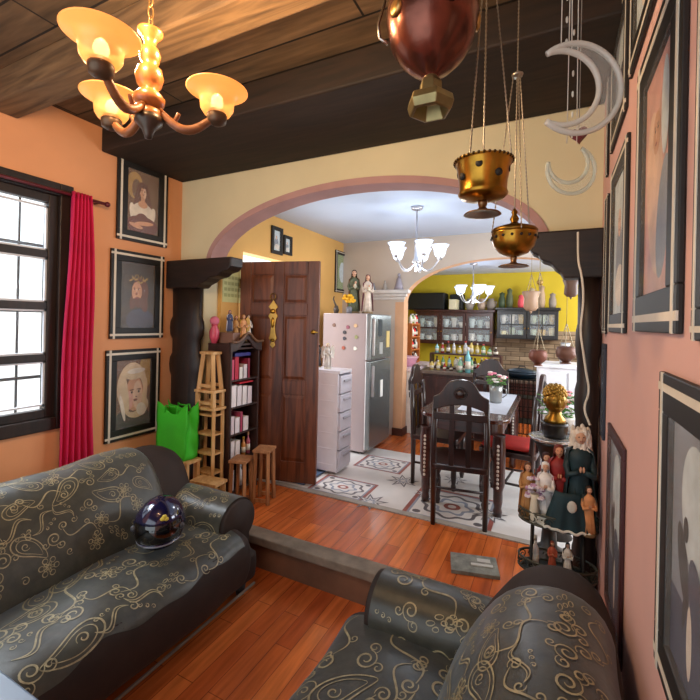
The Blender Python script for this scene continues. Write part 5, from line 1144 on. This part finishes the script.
b.ell((0, -.058, .088), (.018, .008, .007), 8); b.build('head', GB, t); b = MB()
for k in range(60): a = k*2.4; z = k/60; b.ell((.055*math.sqrt(1-z*z*.9)*math.cos(a), .01+.058*math.sqrt(1-z*z*.9)*math.sin(a), .15+.06*z), .014, 6)
b.build('hair', GB, t); t.scale = (1.12, 1.12, 1.12)
t = thing('flower_planter', 'potted pink and white flowers with green leaves behind the gold head', 'plant', (px_+.05, py_+.34, ZF)); hpz = pz-.02
MB().lathe([(.001, 0), (.1, 0), (.04, .1), (.04, hpz-.15), (.1, hpz-.03), (.11, hpz)], 18).build('stand', mat('2a2420', .5), t); MB().lathe([(.08, hpz), (.1, hpz+.08), (.105, hpz+.1), (.09, hpz+.1)], 18).build('pot', mat('c8c0b8', .5), t); b = MB(); b2 = MB(); rnd = random.Random(8)
for k in range(80):
    a = k*2.4; rr = .13*math.sqrt(rnd.random()); M = T(rr*math.cos(a), rr*math.sin(a), hpz+.1+.16*rnd.random()) @ RZ(a) @ RY(rnd.uniform(-.8, .4)); b.ell((0, 0, 0), (.03, .015, .004), 7, 0, M)
for k in range(22):
    a = k*2.4+1; rr = .12*math.sqrt(rnd.random()); z = hpz+.18+.1*rnd.random()
    for j in range(5): b2.ell((rr*math.cos(a)+.013*math.cos(j*1.26), rr*math.sin(a)+.013*math.sin(j*1.26), z), (.011, .011, .008), 6, k % 2)
b.build('foliage', mat('4a7a34', .7, noise=.3), t); b2.build('flowers', [mat('d88a90', .7), mat('e8dcd4', .7)], t)
# ---------------------------------------------------------------- wrought iron stand with figurines
ix0, ix1, iy0, iy1 = -.15, .19, 2.24, 2.52; icx, icy = .03, 2.40; iz = .47
st_ = thing('iron_stand', 'black wrought iron stand with two oval trays behind the loveseat', 'stand', (icx, icy-.0, ZF)); ea, eb = .172, .088
for z, nm in ((.22, 'lower_tray'), (iz, 'upper_tray')):
    q = MB(); n = 32; slab(q, [(ea*math.cos(2*PI*i/n), eb*math.sin(2*PI*i/n)) for i in range(n)], z, z+.008); tr = q.build(nm, mat('20241e', .5, .3), st_)
    q = MB()
    for zz in (.01, .065): q.tube([(ea*1.06*math.cos(2*PI*i/n), eb*1.06*math.sin(2*PI*i/n), z+zz) for i in range(n)], .006, 6, 0, True)
    for k in range(14):
        a = 2*PI*k/14; d = Vector((-math.sin(a)*ea, math.cos(a)*eb, 0)).normalized(); c0 = Vector((ea*1.06*math.cos(a), eb*1.06*math.sin(a), z+.037))
        q.tube([c0+d*x*.9+UP*y*.9 for x, y in spiral(0, 0, .028, 1.4, 0, 1, 14)], .003, 5)
    q.build('rim', mat('4a4c44', .45, .6), tr)
for k in range(4):
    a = PI/4+PI/2*k; x, y = ea*.95*math.cos(a), eb*.95*math.sin(a); MB().tube([(x*1.25, y*1.2, 0), (x*1.05, y, .1), (x, y, iz)], .008, 7).build('leg', IRON, st_)
FZ = ZF+iz+.009; FS = 'figurines on the iron stand'
def at(dx, dy): return (icx+dx, icy+dy, FZ)
# elderly cloaked doll, largest of the group
dl = figurine('large white haired doll in dark teal cloak on the iron stand', at(.095, .0), .50, '0e2a30', '0a2228', 'd8ccc0', .15, 'doll', FS, '1a1a1a', veil='d8cabc')
b = MB()
for k in range(46):
    a = k*2.4; z = k/46; b.ell((.006+.047*math.cos(a)*(1-.25*z), .018+.03*math.sin(a), .34+.15*z), (.014, .014, .034), 7)
b.build('long_hair', mat('d8ccbe', .7, noise=.2, scale=30), dl)
t = thing('skirt_cloth', 'dark teal cloth spread below the white haired doll with white edge', 'cloth', (icx+.045, icy-.055, FZ), .1)
b = MB().grid(lambda u, v: (.115*(1-.5*v)*math.cos(PI+u*PI)*1.0, .05*(1-.4*v)*math.sin(PI+u*PI)+.006*math.sin(u*30)*(1-v), .002+.19*v), 30, 8); b.build('cloth', mat('0c2c34', .7, noise=.25, scale=12), t, solid=.004)
MB().tube([(.115*math.cos(PI+u*PI), .052*math.sin(PI+u*PI)+.006*math.sin(u*30), .01+.004*math.sin(u*40)) for u in [i/40 for i in range(41)]], .007, 6).build('trim', mat('d8d8d0', .7), t)
q = MB(); q.ell((.012, -.048, .135), (.022, .006, .03), 10); q.build('emblem', mat('d0ccc0', .6), t)
figurine('red haired figurine in red robe left of the white haired doll', at(.002, .03), .40, '8a1f1c', '7a1a1a', '6a2414', .1, 'figurine', FS, skin='c88a68')
figurine('slim red figurine behind the white angel on the iron stand', at(-.058, .062), .34, '6a1a1c', None, '3a1410', .2, 'figurine', FS)
figurine('white robed figurine beside the lilac flowers', at(-.06, -.012), .31, 'e0dcd8', 'd4ccd0', 'd0c8c8', .1, 'figurine', FS, veil='e4e0dc')
figurine('peach faced small figurine at the right end of the iron stand', at(.135, -.062), .24, 'c98a58', '1a2a2a', '2a1a12', .2, 'figurine', FS)
figurine('tan wooden figurine at the left end of the iron stand', at(-.145, .0), .29, 'a87a48', '8a5a30', '5a3418', .1, 'figurine', FS)
t = thing('flower_vase', 'slim white vase with lilac white blossoms on the iron stand', 'vase', at(-.108, -.055)); MB().lathe([(.001, 0), (.02, 0), (.024, .05), (.018, .12), (.022, .15), (.018, .15)], 16).build('vase', mat('d8d0bc', .4), t); b = MB()
for k in range(16):
    a = k*2.4; z = .175+.045*math.sin(k*1.3)
    for j in range(5): b.ell((.032*math.cos(a)+.01*math.cos(j*1.26), .03*math.sin(a)+.01*math.sin(j*1.26), z), (.009, .009, .008), 6, k % 3 == 0)
b.build('blossoms', [mat('e0d4de', .7), mat('b890b0', .7)], t)
t = thing('shell_box', 'small white spiral shell on the rim of the iron stand', 'shell', at(-.07, -.075)); b = MB(); b.tube([(x, 0, y+.028) for x, y in spiral(0, 0, .026, 2.0, 0, 1, 30)], [.011*(1-.7*i/30) for i in range(31)], 8); b.build('shell', mat('c8c8be', .4), t)
LZ = ZF+.229
put_bottle((icx-.10, icy-.02, LZ), .018, .17, 'e0dcd4', 'c8c0b0', 'slim white bottle on the lower tray of the iron stand', None)
figurine('small rust coloured bust on the lower tray', (icx-.02, icy-.02, LZ), .16, 'b0543a', None, '8a3a24', .1, 'figurine', 'figurines on the lower tray')
figurine('small white black figurine on the lower tray', (icx+.05, icy-.02, LZ), .17, 'd8d4cc', '1a1a1a', '1a1414', .1, 'figurine', 'figurines on the lower tray')
p = (XR-.025, 2.16, 0)
